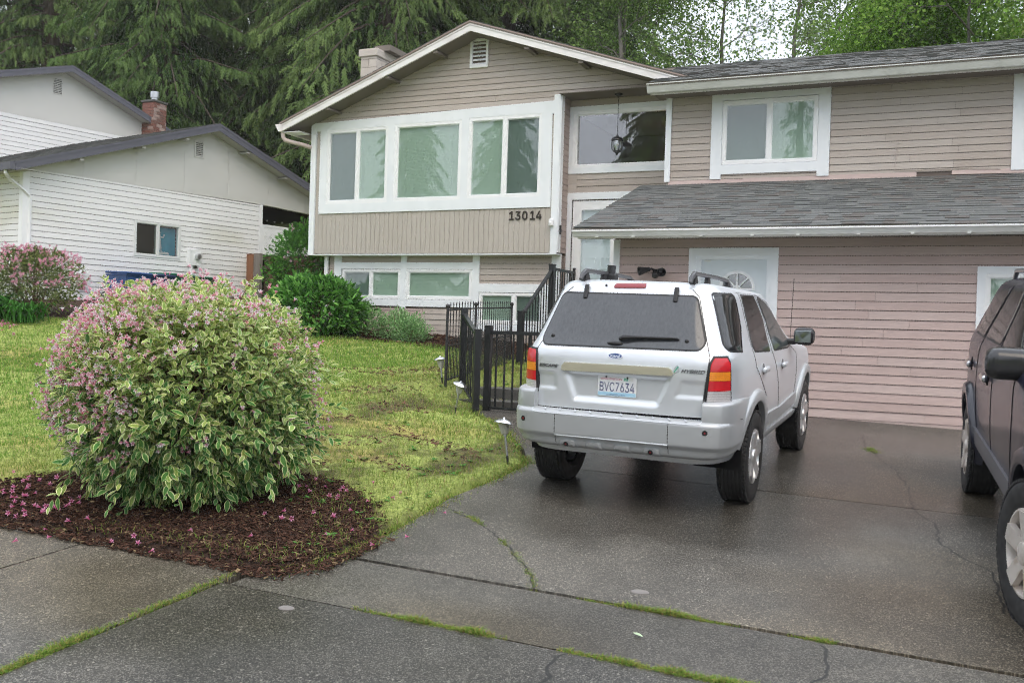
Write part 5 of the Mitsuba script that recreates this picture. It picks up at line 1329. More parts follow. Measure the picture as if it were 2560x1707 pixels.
for i in range(10):
    y_ = .55 - i * .122
    put(SV + '__step_tread', car.map(hexa([(-.958, y_ - .012, .7385), (-.885, y_ + .018, .7385), (-.885, y_ + .030, .7385), (-.958, y_, .7385), (-.956, y_ - .012, .7425), (-.885, y_ + .018, .7425), (-.885, y_ + .030, .7425), (-.956, y_, .7425)])), 'm_silver')
for y_, za, zb in ((.462, .455, .71), (-.422, .46, .715)): put(SV + '__seam', bump.rline([(y_, za), (y_, zb)], .003), 'm_seam')
put(SV + '__valance_lip', bump.rline([(.462, .545), (-.422, .553)], .007), 'm_silver', smooth=True)
for (p, q_) in ((.421, .308), (.208, .094), (-.014, -.128), (-.242, -.356)):
    put(SV + '__valance_pad', bump.rear(rnd(Polygon([(p, .510), (q_, .513), (q_ - .006, .452), (p + .006, .452)]), .014), .018), 'm_silver_low', smooth=30)
for y_, z_, o_ in ((.735, .645, .004), (-.69, .665, .004), (.374, .478, .022), (-.292, .483, .022)):
    put(SV + '__parking_sensor', bump.rear(Point(y_, z_).buffer(.019, 14), o_), 'm_rubber'); put(SV + '__sensor_core', bump.rear(Point(y_, z_).buffer(.007, 8), o_ + .002), 'm_lamp_darkred')
for xw in (-.02, 2.60):
    for sg in (-1, 1): wheel(car, SV, xw, sg * .765, .366, .235, .212, sg)
# door mirrors, aerial
for sg in (-1, 1):
    v, f = rbox(1.52, 1.68, -.092, .092, -.078, .078, .05, 4)
    put(SV + '__door_mirror', car.map((v + [0, sg * .985, 1.235], f)), 'm_plastic_black', smooth=40)
    put(SV + '__mirror_glass', car.map(MB().add(rbox(1.512, 1.522, sg * .985 - .072, sg * .985 + .072, 1.18, 1.29, .004)).mesh()), 'm_mirror')
    put(SV + '__mirror_arm', car.map(MB().add(rbox(1.54, 1.66, min(sg * .78, sg * .92), max(sg * .78, sg * .92), 1.155, 1.205, .015)).mesh()), 'm_plastic_black', smooth=40)
put(SV + '__aerial', car.map(tube([(1.95, -.80, 1.02), (1.97, -.81, 1.85)], .0028, 5)), 'm_rubber')
put(SV + '__headrest', car.map(MB().add(rbox(-.1, .0, .2, .5, 1.2, 1.4, .04)).mesh()), 'm_black')

# ---------------------------------------------------------------- the dark vehicle at the right edge
hd = .072
f2 = np.array([math.sin(hd), -math.cos(hd), 0.0]); zc_ = SX * f2[0] + SY * f2[1]
f2[2] = zc_; f2 /= np.linalg.norm(f2)
ro0 = np.array([.105, 9.28]); lft = np.cross([SX * -1, SY * -1, 1.0], f2); lft /= np.linalg.norm(lft); up2 = np.cross(f2, lft)
# its right flank (y = -HALF) is towards the camera
HALF = .93
c2 = np.array([ro0[0], ro0[1], float(G(*ro0))]) + lft * HALF
Z2 = [.42, .50, .62, .80, 1.0, 1.15, 1.27, 1.345, 1.45, 1.60, 1.72, 1.79, 1.825, 1.845]
XR2 = [-.95, -1.02, -1.05, -1.05, -1.04, -1.02, -1.0, -.96, -.88, -.76, -.65, -.52, -.33, .2]
XF2 = [4.2, 4.25, 4.25, 4.23, 4.15, 3.7, 3.1, 2.85, 2.6, 2.35, 2.15, 2.0, 1.7, 1.2]
W2_ = [.86, .90, .915, .93, .935, .932, .918, .890, .85, .79, .745, .705, .63, .42]
car2 = Car(c2, f2, lft, up2, Z2, XR2, XF2, W2_)
DV = thing('dark_car', 'dark navy sport utility vehicle cut off by the right edge, facing the street', 'car')
WB = 3.42
b2 = car2.manifold(nz=90, nr=60, ns=160, nf=60)
for xw in (0, WB):
    for sg in (-1, 1): b2 = b2 - car2.cyl(xw, .40, .455, sg * .5, sg * 1.2)
put(DV + '__body', car2.map(msh(b2)), 'm_navy_paint', smooth=28)
for xw in (0, WB):
    for sg in (-1, 1):
        put(DV + '__wheel_well', car2.map(half_well(.452, xw, sg * .90, sg * .52, .40)), 'm_black')
        put(DV + '__wheel_flare', flare(car2, xw, .40, .445, .54, -8, 188, .045, sg), 'm_navy_paint', smooth=40)
        wheel(car2, DV, xw, sg * .815, .388, .26, .232, sg, steer=(.22 if xw else 0), alloy='m_alloy_worn', fat=.05)
put(DV + '__underbody', car2.map(MB().add(rbox(-.8, 3.8, -.65, .65, .28, .5, .03)).mesh()), 'm_black')
V1 = rnd(Polygon([(-.22, 1.37), (-.26, 1.64), (.05, 1.72), (.60, 1.735), (.50, 1.55), (.41, 1.36)]), .04)
V2 = rnd(Polygon([(.55, 1.365), (.64, 1.57), (.74, 1.735), (1.36, 1.735), (1.51, 1.365)]), .04)
V3 = rnd(Polygon([(1.63, 1.365), (1.48, 1.735), (1.95, 1.68), (2.45, 1.40), (2.5, 1.365)]), .04)
for sg in (-1, 1):
    for w_ in (V1, V2, V3):
        put(DV + '__side_window', car2.side(w_, .005, sg), 'm_glass_dark', smooth=30)
        put(DV + '__window_seal', car2.side(w_.buffer(.018), .002, sg), 'm_rubber', smooth=30)
    put(DV + '__seam', car2.sline([(.66, 1.77), (.48, 1.36), (.50, .95), (.56, .62)], .004, sg), 'm_black')
    put(DV + '__seam', car2.sline([(1.42, 1.78), (1.57, 1.34), (1.60, .52)], .004, sg), 'm_black')
    put(DV + '__seam', car2.sline([(2.6, 1.34), (2.7, 1.0), (2.66, .52)], .004, sg), 'm_black')
    put(DV + '__cladding', car2.side(Polygon([(.50, .46), (2.90, .46), (2.88, .62), (.46, .63)]), .02, sg), 'm_cladding', smooth=30)
    for xh in (.03, 1.29):
        v, f = rbox(xh - .12, xh + .12, -.02, .02, -.028, .028, .02, 3)
        z_ = 1.10
        put(DV + '__door_handle', car2.map((v + [0, sg * (float(car2.sy(xh, z_)) + .03), z_], f)), 'm_chrome', smooth=40)
        put(DV + '__handle_cup', car2.side(affinity.scale(Point(xh, z_).buffer(.07, 14), 1, .8), .003, sg), 'm_black')
    rp = [(-.2, sg * .62, 1.83), (-.1, sg * .62, 1.89), (1.3, sg * .60, 1.90), (1.5, sg * .60, 1.83)]
    put(DV + '__roof_rail', car2.map(tube(rp, .02, 8)), 'm_steel', smooth=40)
    v, f = rbox(2.48, 2.72, -.13, .13, -.095, .095, .07, 5)
    put(DV + '__door_mirror', car2.map((v + [0, sg * .965, 1.315], f)), 'm_navy_paint' if False else 'm_plastic_gloss' if 'm_plastic_gloss' in scene else P('m_plastic_gloss', (.012, .012, .014), .12, clearcoat=1.0), smooth=40)
    put(DV + '__mirror_arm', car2.map(MB().add(rbox(2.52, 2.66, min(sg * .84, sg * .98), max(sg * .84, sg * .98), 1.25, 1.31, .015)).mesh()), 'm_plastic_black')
vv = []
zz, yy = np.meshgrid(np.linspace(1.24, 1.78, 14), np.linspace(-1, 1, 16), indexing='ij'); hw = (car2.W(zz) - .09) * yy
vv = np.stack([car2.fx(hw, zz) + .004, hw, zz], -1).reshape(-1, 3)
i, j = np.meshgrid(np.arange(13), np.arange(15), indexing='ij'); q = np.stack([i * 16 + j, i * 16 + j + 1, (i + 1) * 16 + j + 1, (i + 1) * 16 + j], -1).reshape(-1, 4)
put(DV + '__windscreen', car2.map((vv, np.vstack([q[:, [0, 1, 2]], q[:, [0, 2, 3]]]))), 'm_glass_dark', smooth=True)
put(DV + '__tow_hitch', car2.map(tube([(-1.0, -.2, .45), (-1.25, -.2, .45)], .03, 8)), 'm_black')
# ------------------------------------------------------------------ plants
def attr_leaf(name, rough=.55, trans=.45, spec=.4):
    scene[name] = {'type': 'principledthin', 'base_color': {'type': 'mesh_attribute', 'name': 'vertex_color'}, 'roughness': rough, 'diff_trans': trans, 'eta': 1.35}
    return name
attr_leaf('m_leaf'); attr_leaf('m_needle', .7, .35); attr_leaf('m_grass', .6, .6); attr_leaf('m_petal', .7, .7)
scene['m_bark_attr'] = {'type': 'twosided', 'bsdf': {'type': 'diffuse', 'reflectance': {'type': 'mesh_attribute', 'name': 'vertex_color'}}}
P('m_bark', pc(lambda p, n, uv: mix((.035, .026, .020), (.10, .078, .06), fbm(p.x * 14, p.y * 14, p.z * 3, 4))), .9)
P('m_bark_pale', pc(lambda p, n, uv: mix((.07, .062, .052), (.22, .205, .185), fbm(p.x * 7, p.y * 7, p.z * 2, 4))), .85)
P('m_twig', (.16, .085, .06), .8)

def leaf_mesh(w=.42, fold=.10, droop=.18, edge=None, base=None, rows=4):
    """a leaf of length 1 along x, its rim a separate colour when edge is given; returns v, f, c"""
    t = np.linspace(0, 1, rows + 2)
    hw = w / 2 * np.sin(np.pi * t ** .85) ** .9; hw[0] = .012; hw[-1] = .002
    z = -droop * t ** 2
    V, F, C = [], [], []
    def ring(k, hh, up): return [np.array([t[i], k * hh[i], z[i] + up * hh[i]]) for i in range(len(t))]
    mid = [np.array([t[i], 0, z[i] - fold * hw[i]]) for i in range(len(t))]
    inner = .74 if edge is not None else 1.0
    def strip(a, b, col):
        o = len(V); V.extend(a + b); C.extend([col] * (2 * len(t))); n = len(t)
        for i in range(n - 1):
            F.append([o + i, o + i + 1, o + n + i + 1]); F.append([o + i, o + n + i + 1, o + n + i])
    for k in (-1, 1):
        strip(mid, ring(k, hw * inner, fold * .4), base)
        if edge is not None: strip(ring(k, hw * inner, fold * .4), ring(k, hw, fold * .55), edge)
    return np.array(V), np.array(F), np.array(C, float)

# ---------- the variegated bush by the pavement
BUSH = thing('weigela_bush', 'large rounded variegated bush with pink blossom in the mulch bed by the pavement', 'bush')
rb = np.random.default_rng(77)
BC = np.array([-5.12, 5.62, 0.0]); BZ = float(G(-5.12, 5.62))
def bush_r(d):
    """radius of the bush in the unit directions d (N,3), from its middle .95 m up"""
    x, y, z = d.T
    az = np.arctan2(y, x)
    k = 2.6
    r = ((np.hypot(x, y) / .90) ** k + np.where(z > 0, z / .79, -z / .95) ** k) ** (-1 / k)
    lump = meshkit.fbm(d * 3.4 + 5, 4) - .5
    r = r * (1 + .34 * lump)
    taper = np.clip((-z - .10) / .75, 0, 1); r = r * (1 - .34 * taper) * (1 + .05 * np.clip(z, 0, 1))
    return r
NSH = 4600
d = rb.normal(size=(NSH * 2, 3)); d /= np.linalg.norm(d, axis=1, keepdims=True)
d = d[d[:, 2] > -.93][:NSH]
ctr = BC + np.array([0, 0, BZ + .77])
depth = rb.uniform(.30, 1.0, len(d)) ** .6
base_p = ctr + d * (bush_r(d) * depth * .93)[:, None]
toc = EYE - ctr; toc /= np.linalg.norm(toc)
LT = {}
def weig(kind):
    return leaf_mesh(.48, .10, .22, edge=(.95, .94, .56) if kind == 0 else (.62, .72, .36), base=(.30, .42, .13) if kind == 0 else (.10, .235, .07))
axis = d * .8 + np.array([0, 0, .40]) + rb.normal(size=d.shape) * .35
axis[:, 2] -= .9 * np.clip(-d[:, 2], 0, 1)
axis /= np.linalg.norm(axis, axis=1, keepdims=True)
Ls = rb.uniform(.10, .24, len(d)) * np.where(rb.random(len(d)) < .10, 1.9, 1)
P_, D_l, S_, K_, Tn = [], [], [], [], []
tw = MB()
for i in range(len(d)):
    nl = 4 + int(Ls[i] * 22)
    a = axis[i]; q = np.cross(a, [0.1, .2, 1.0]); q /= np.linalg.norm(q); r = np.cross(a, q)
    ph = rb.uniform(0, 6.28)
    bend = np.array([0, 0, -.35 * Ls[i]])
    for k in range(nl):
        s = (k + .6) / nl
        ph += np.pi if k % 2 else np.pi / 2
        side = math.cos(ph) * q + math.sin(ph) * r
        dirn = a * (.35 + .8 * s) + side * (1.0 - .35 * s) + np.array([0, 0, -.18]) + rb.normal(size=3) * .16
        P_.append(base_p[i] + a * Ls[i] * s + bend * s * s); D_l.append(dirn)
        S_.append(rb.uniform(.052, .088) * (1.12 if d[i, 2] < 0 else .90) * (1 - .35 * (k == nl - 1)))
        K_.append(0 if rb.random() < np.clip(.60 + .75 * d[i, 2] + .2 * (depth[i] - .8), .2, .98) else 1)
        Tn.append(rb.uniform(.82, 1.18))
    if rb.random() < .3:
        tw.add(*tube([ctr + (base_p[i] - ctr) * np.array([.35, .35, .45]) - [0, 0, .25], ctr + (base_p[i] - ctr) * .72, base_p[i], base_p[i] + a * Ls[i] * .6], [.007, .005, .0035, .0015], 4, False))
P_, D_l, S_, K_, Tn = map(np.array, (P_, D_l, S_, K_, Tn))
P_[:, 2] = np.maximum(P_[:, 2], G(P_[:, 0], P_[:, 1]) + .06)
Mt = frames(D_l, roll=rb.normal(size=len(P_)) * .5) * S_[:, None, None]
tint = np.stack([Tn * rb.uniform(.92, 1.12, len(Tn)), Tn, Tn * rb.uniform(.8, 1.1, len(Tn))], 1)
near = np.argsort(np.linalg.norm(P_ - EYE, axis=1) - .0 * S_)
outer = np.linalg.norm(P_ - ctr, axis=1) / bush_r((P_ - ctr) / np.linalg.norm(P_ - ctr, axis=1, keepdims=True))
near = [i for i in near if outer[i] > .95][:300]
rest = np.setdiff1d(np.arange(len(P_)), near)
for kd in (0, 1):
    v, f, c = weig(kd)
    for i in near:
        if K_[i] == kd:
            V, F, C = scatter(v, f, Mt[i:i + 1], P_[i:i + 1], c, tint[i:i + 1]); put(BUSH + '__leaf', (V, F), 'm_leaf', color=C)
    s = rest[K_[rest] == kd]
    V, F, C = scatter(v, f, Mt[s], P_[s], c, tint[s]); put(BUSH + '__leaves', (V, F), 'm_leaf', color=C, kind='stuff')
for i in range(60):   # main stems from the foot
    az, el = rb.uniform(0, 6.28), rb.uniform(.55, 1.3)
    e = np.array([math.cos(az) * math.cos(el), math.sin(az) * math.cos(el), math.sin(el)]); L = .95
    b0 = BC + [rb.normal() * .12, rb.normal() * .12, BZ - .02]
    tw.add(*tube([b0, b0 + e * L * .35 + [0, 0, .12], b0 + e * L * .6 + [0, 0, .22], b0 + e * L * .8 + [0, 0, .22]], [.016, .012, .008, .004], 5, False))
put(BUSH + '__stems', tw.mesh(), 'm_twig', kind='stuff')
def flower_mesh():
    """a trumpet with five lobes, length 1 along x"""
    V, F, C = [], [], []
    for k in range(5):
        a = k * 2 * np.pi / 5; b = a + .52; c_ = a - .52
        def pt(x, r, an): return [x, r * math.cos(an), r * math.sin(an)]
        o = len(V)
        V += [[0, 0, 0], pt(.55, .16, c_), pt(.55, .16, b), pt(.82, .34, a + .42), pt(.82, .34, a - .42), pt(.86, .56, a)]
        C += [(.50, .09, .20), (.66, .22, .34), (.66, .22, .34), (.80, .48, .58), (.80, .48, .58), (.86, .66, .72)]
        F += [[o, o + 1, o + 2], [o + 1, o + 4, o + 3], [o + 1, o + 3, o + 2], [o + 4, o + 5, o + 3]]
    return np.array(V, float), np.array(F), np.array(C, float)
fv, ff2, fc = flower_mesh()
# blossom clusters: dense on the left flank, along the top, some on the right, few in front
left = np.array([-.80, -.55, .1]); left /= np.linalg.norm(left)
cl = rb.normal(size=(6000, 3)); cl /= np.linalg.norm(cl, axis=1, keepdims=True)
az = cl @ np.array([-.68, -.73, 0.0]) # towards the left as seen from the eye
rgt = cl @ np.array([.73, .68, 0.0]); frt = cl @ np.array([.68, -.73, 0.0])
lft_ = cl @ np.array([-.73, -.68, 0.0])
dens = 1.5 * np.clip(lft_ - .30, 0, 1) + .75 * np.clip(cl[:, 2] - .25, 0, 1) + .45 * np.clip(rgt - .6, 0, 1) + .05 * (np.abs(cl[:, 2]) < .5) + .5 * np.clip(cl[:, 2] - .1, 0, 1) * np.clip(lft_ + .1, 0, 1)
dens *= np.clip(1.6 * (meshkit.fbm(cl * 4.2, 2, 3) - .28), 0, 1.2) * (cl[:, 2] > -.62)
cl = cl[rb.random(len(cl)) < dens * .85]
cp_ = ctr + cl * (bush_r(cl) * rb.uniform(.93, 1.06, len(cl)))[:, None]
nf = 5
fp = np.repeat(cp_, nf, 0) + rb.normal(size=(len(cp_) * nf, 3)) * .030
fd = np.repeat(cl, nf, 0) + rb.normal(size=fp.shape) * .65
Mf = frames(fd, roll=rb.uniform(0, 6.28, len(fp))) * rb.uniform(.026, .038, len(fp))[:, None, None]
pale = np.repeat(rb.random(len(cp_)) ** .8, nf) * .8 + .25 * rb.random(len(fp))
tf = np.stack([1.05 - .0 * pale, .82 + 1.0 * pale, .88 + .64 * pale], 1)
V, F, C = scatter(fv, ff2, Mf, fp, fc, tf)
put(BUSH + '__blossoms', (V, F), 'm_petal', color=C, kind='stuff')

# ---------- fallen blossoms, one by one
PK_N = 95
pts = []
spots = [(-6.45, 5.25, .25, 16), (-5.75, 4.85, .14, 14), (-6.0, 4.95, .2, 14), (-6.35, 4.75, .18, 10), (-5.35, 4.70, .25, 6), (-4.0, 5.6, .25, 9), (-4.45, 6.35, .25, 8), (-3.75, 5.9, .3, 7), (-4.6, 4.62, .2, 5), (-3.95, 6.25, .2, 6)]
for (x, y, s, n) in spots:
    for _ in range(n): pts.append((x + rb.normal() * s, y + rb.normal() * s * .8))
for k, (x, y) in enumerate(pts):
    z = float(ground_z(np.array([x]), np.array([y]))[0])
    if float(inside(np.array([x]), np.array([y]))[0]) < 0: z = float(G(x, y))
    dd = rb.normal(size=3); dd[2] = abs(dd[2]) * .3
    V, F, C = scatter(fv, ff2, frames(dd[None], roll=rb.uniform(0, 6, 1)) * rb.uniform(.030, .045), np.array([[x, y, z + .022]]), fc, np.array([[1.0, .75, .95]]))
    put('fallen_blossom', (V, F), 'm_petal', color=C, label='pink blossom fallen on the dark mulch under the bush', cat='blossom', group='fallen pink blossoms under the bush')

# ---------- bark mulch
def chips(poly, n, seed, sz=(.018, .055), key=None, lab=None, tone=None):
    rg = np.random.default_rng(seed); x0, y0, x1, y1 = poly.bounds
    x, y = rg.uniform(x0, x1, n), rg.uniform(y0, y1, n)
    k = shapely.contains(poly, shapely.points(x, y)) | ((shapely.distance(poly, shapely.points(x, y)) < .10) & (rg.random(n) < .18)); x, y = x[k], y[k]; n = len(x)
    z = ground_z(x, y); s = inside(x, y); z = np.where(s < 0, G(x, y) + .003, z)
    L = rg.uniform(*sz, n); W = L * rg.uniform(.12, .4, n); Hh = W * .4
    a = rg.uniform(0, 6.28, n); t = rg.normal(0, .28, n)
    v, f = boxm(-.5, .5, -.5, .5, -.5, .5)
    M = frames(np.stack([np.cos(a), np.sin(a), t], 1), roll=rg.normal(0, .5, n)) * np.stack([L, W, Hh], 1)[:, :, None]
    g = rg.random(n)[:, None]; tone = 1.0 if tone is None else tone; col = (1 - g) * np.array([.020, .014, .012]) + g * np.array([.115, .062, .044]); col = col * tone
    pale = rg.random(n) < .06; col[pale] = np.array([.26, .19, .11]) * rg.uniform(.6, 1.2, (pale.sum(), 1))
    V, F, C = scatter(v, f, M, np.stack([x, y, z + .006 + rg.uniform(0, .012, n)], 1), np.ones((8, 3)), col)
    scene_key = put(key, (V, F), 'm_bark_attr', color=C, label=lab, cat='mulch', kind='stuff')
chips(MULCH, 42000, 3, (.012, .040), key='mulch_bed', lab='dark reddish bark mulch round the foot of the variegated bush')
chips(WALLBED, 9000, 4, (.03, .08), key='mulch_bed', lab='brown bark mulch along the house wall behind the picket fence')
bare = shapely.union_all([affinity.rotate(affinity.scale(Point(x, y).buffer(1, 8), a * 1.5, b * 1.7), r) for x, y, a, b, r in
    [(-5.35, 7.9, .35, .14, 20), (-4.75, 8.5, .42, .12, -25), (-6.6, 10.6, .5, .16, 60), (-5.9, 9.9, .25, .3, 10), (-7.2, 11.8, .6, .25, 30), (-4.45, 7.3, .25, .09, -10), (-6.0, 8.9, .22, .12, 40), (-4.2, 8.2, .2, .1, -40), (-5.3, 6.95, .35, .14, 0), (-6.6, 12.9, .4, .22, 80)]])
chips(bare, 9000, 6, (.015, .05), key='mulch_scatter', lab='thin bare patches of brown mulch in the lawn', tone=2.2)

# ---------- grass
GRASS_C = np.array([(.19, .33, .065), (.25, .38, .08), (.33, .40, .11), (.15, .27, .055), (.46, .40, .20)])
def blades(x, y, h, w, seed, key, lab, cat='grass', pal=None, zoff=None, lean=.45):
    rg = np.random.default_rng(seed); n = len(x)
    z = ground_z(x, y) if zoff is None else zoff
    a = rg.uniform(0, 6.28, n); ln = rg.normal(0, lean, (n, 2))
    b = np.stack([x, y, z - .005], 1); side = np.stack([np.cos(a), np.sin(a), 0 * a], 1) * (w / 2)[:, None]
    m = b + np.stack([ln[:, 0] * h * .35, ln[:, 1] * h * .35, h * .6], 1); t = b + np.stack([ln[:, 0] * h, ln[:, 1] * h, h * (1 - .25 * np.hypot(*ln.T).clip(0, 1.5))], 1)
    V = np.stack([b - side, b + side, m - side * .7, m + side * .7, t], 1).reshape(-1, 3)
    F = (np.array([[0, 1, 3], [0, 3, 2], [2, 3, 4]])[None] + (np.arange(n) * 5)[:, None, None]).reshape(-1, 3)
    c = (GRASS_C if pal is None else np.array(pal))[rg.choice(len(GRASS_C if pal is None else pal), n, p=[.28, .27, .2, .15, .10] if pal is None else None)] * rg.uniform(.75, 1.2, (n, 1))
    if pal is None: c = c * np.where((x > -7.2)[:, None], [1.12, .98, 1.05], [.92, 1.02, .9])
    C = np.repeat(c[:, None], 5, 1) * np.array([.75, .75, 1, 1, 1.12])[None, :, None] ** 1
    return put(key, (V, F), 'm_grass', color=np.clip(C.reshape(-1, 3), 0, 1), label=lab, cat=cat, kind='stuff')
rl = np.random.default_rng(12)
bx, by, bh, bwid = [], [], [], []
for (x0, x1, y0, y1, n, hh, ww) in ((-9.2, -3.3, 4.6, 9, 62000, .045, .0045), (-12, -4, 9, 13, 56000, .055, .007), (-14.5, -5.5, 13, 16.5, 26000, .06, .011), (-17, -9, 4.7, 13, 52000, .055, .009)):
    x, y = rl.uniform(x0, x1, n), rl.uniform(y0, y1, n)
    s = inside(x, y); pt = shapely.points(x, y)
    sp = meshkit.fbm(np.stack([x * 1.4, y * 1.4, 0 * x], 1), 3); thin = np.clip((x + 7.8) / 2.0, 0, 1) * (y < 14)
    keep = (s > .0) & (~shapely.contains(MULCH, pt) | (~shapely.contains(MULCH.buffer(-.45), pt) & (x > -5.2) & (rl.random(n) < .45))) & ~shapely.contains(WALLBED.buffer(-.1), pt) & ~shapely.contains(NBED, pt)
    keep &= rl.random(n) < np.where(thin > 0, np.clip(1.15 - thin * (.45 + 1.2 * np.clip(sp - .48, 0, 1)), .12, 1), 1)
    inb = shapely.contains(bare, pt); keep &= ~(inb & (rl.random(n) < .72))
    x, y = x[keep], y[keep]; bx.append(x); by.append(y); bh.append(hh * rl.uniform(.5, 1.5, len(x))); bwid.append(np.full(len(x), ww))
bx, by, bh, bwid = map(np.concatenate, (bx, by, bh, bwid))
blades(bx, by, bh, bwid, 13, 'lawn_grass', 'short green and straw coloured grass of the front lawn')
# broad leaved weeds here and there in the lawn
wx, wy = rl.uniform(-13, -3.5, 1500), rl.uniform(4.7, 14.5, 1500)
wk = (inside(wx, wy) > .05) & (meshkit.fbm(np.stack([wx * .9, wy * .9, 0 * wx + 4], 1), 3) > .50); wx, wy = wx[wk], wy[wk]
wi = np.repeat(np.arange(len(wx)), 7); wa = rl.uniform(0, 6.28, len(wi))
v, f, c = leaf_mesh(.55, .1, .25, base=(1, 1, 1), rows=1)
V, F, C = scatter(v, f, frames(np.stack([np.cos(wa), np.sin(wa), rl.uniform(.1, .7, len(wi))], 1)) * rl.uniform(.025, .06, len(wi))[:, None, None], np.stack([wx[wi], wy[wi], ground_z(wx, wy)[wi] + .01], 1), c, np.array([[.10, .24, .06]]) * rl.uniform(.7, 1.5, (len(wi), 1)))
put('lawn_weeds', (V, F), 'm_leaf', color=C, label='dark broad leaved weeds dotted through the front lawn', cat='weeds', kind='stuff')
def line_grass(pts, n, spread, hgt, key, lab, seed, clump=True, th=.22):
    rg = np.random.default_rng(seed); L = LineString(pts); s = rg.random(n)
    if clump:
        k = meshkit.noise(np.stack([s * L.length * 2.3 + seed, 0 * s, 0 * s], 1)); s = s[rg.random(n) < np.clip((k - th) * 3.0, 0, 1)]
    q = np.array([L.interpolate(t, normalized=True).coords[0] for t in s]); q = q + rg.normal(size=q.shape) * spread * np.array([1, 1])
    k2 = meshkit.noise(np.c_[q * 9.0, 0 * q[:, :1] + seed]); h = hgt * rg.uniform(.3, 1.2, len(q)) * (.45 + .9 * k2); blades(q[:, 0], q[:, 1], h, np.full(len(q), .0045), seed, key, lab, zoff=G(q[:, 0], q[:, 1]) - .006, lean=.7,
        pal=[(.18, .31, .055), (.25, .37, .07), (.12, .23, .04), (.32, .34, .09), (.36, .28, .11)])
line_grass([(-3.75, 4.5), (-3.72, 2.4)], 9500, .012, .042, 'joint_grass', 'moss and grass in the joint running to the left picture edge', 1, th=.05)
line_grass([(-3.55, 4.36), (-2.4, 4.36), (-.6, 4.36)], 12000, .013, .042, 'joint_grass', 'moss and grass in the long front joint across the driveway', 2)
line_grass([(-2.15, 5.1), (-.5, 5.1)], 5600, .011, .034, 'joint_grass', 'moss and grass in the joint behind the plain concrete strip', 3)
line_grass(_crk[0], 3600, .014, .030, 'joint_grass', 'moss and grass in the crooked driveway crack', 4)
line_grass([(-.80, 10.95), (-.70, 10.72)], 500, .03, .03, 'joint_grass', 'moss patch in the crack near the pink wall', 5, False)
line_grass(np.array(D_.exterior.coords)[0:11], 5200, .05, .05, 'driveway_edge_grass', 'ragged grass hanging over the driveway edge', 6)
dirt = MB(); rd = np.random.default_rng(3)

# ---------- strappy clump, rhododendron, rose shrub, weeds, neighbour's pink shrub
def strap_clump(c, n, L, key, lab, seed):
    rg = np.random.default_rng(seed); V, F, C = [], [], []
    for i in range(n):
        az = rg.uniform(0, 6.28); l = L * rg.uniform(.6, 1.1); o = c + np.array([rg.normal() * .14, rg.normal() * .14, 0]); d_ = np.array([math.cos(az), math.sin(az)])
        t = np.linspace(0, 1, 6); r = l * .62 * t ** 1.4; h = l * (1.15 * t - .75 * t ** 2.4); w = .016 * np.sin(np.pi * (t * .9 + .1)) + .002
        q = np.array([-d_[1], d_[0]]); o_ = len(V) * 12
        p = np.stack([o[0] + d_[0] * r, o[1] + d_[1] * r, o[2] + h], 1); sd = np.stack([q[0] * w, q[1] * w, 0 * w], 1)
        V.append(np.vstack([p - sd, p + sd])); k = i * 12
        F += [[k + j, k + j + 1, k + 7 + j] for j in range(5)] + [[k + j, k + 7 + j, k + 6 + j] for j in range(5)]
        C.append(np.tile(np.array([.075, .22, .045]) * rg.uniform(.7, 1.35), (12, 1)))
    t_ = thing(key, lab, 'plant'); put(t_ + '__blades', (np.vstack(V), np.array(F)), 'm_grass', color=np.vstack(C), kind='stuff')
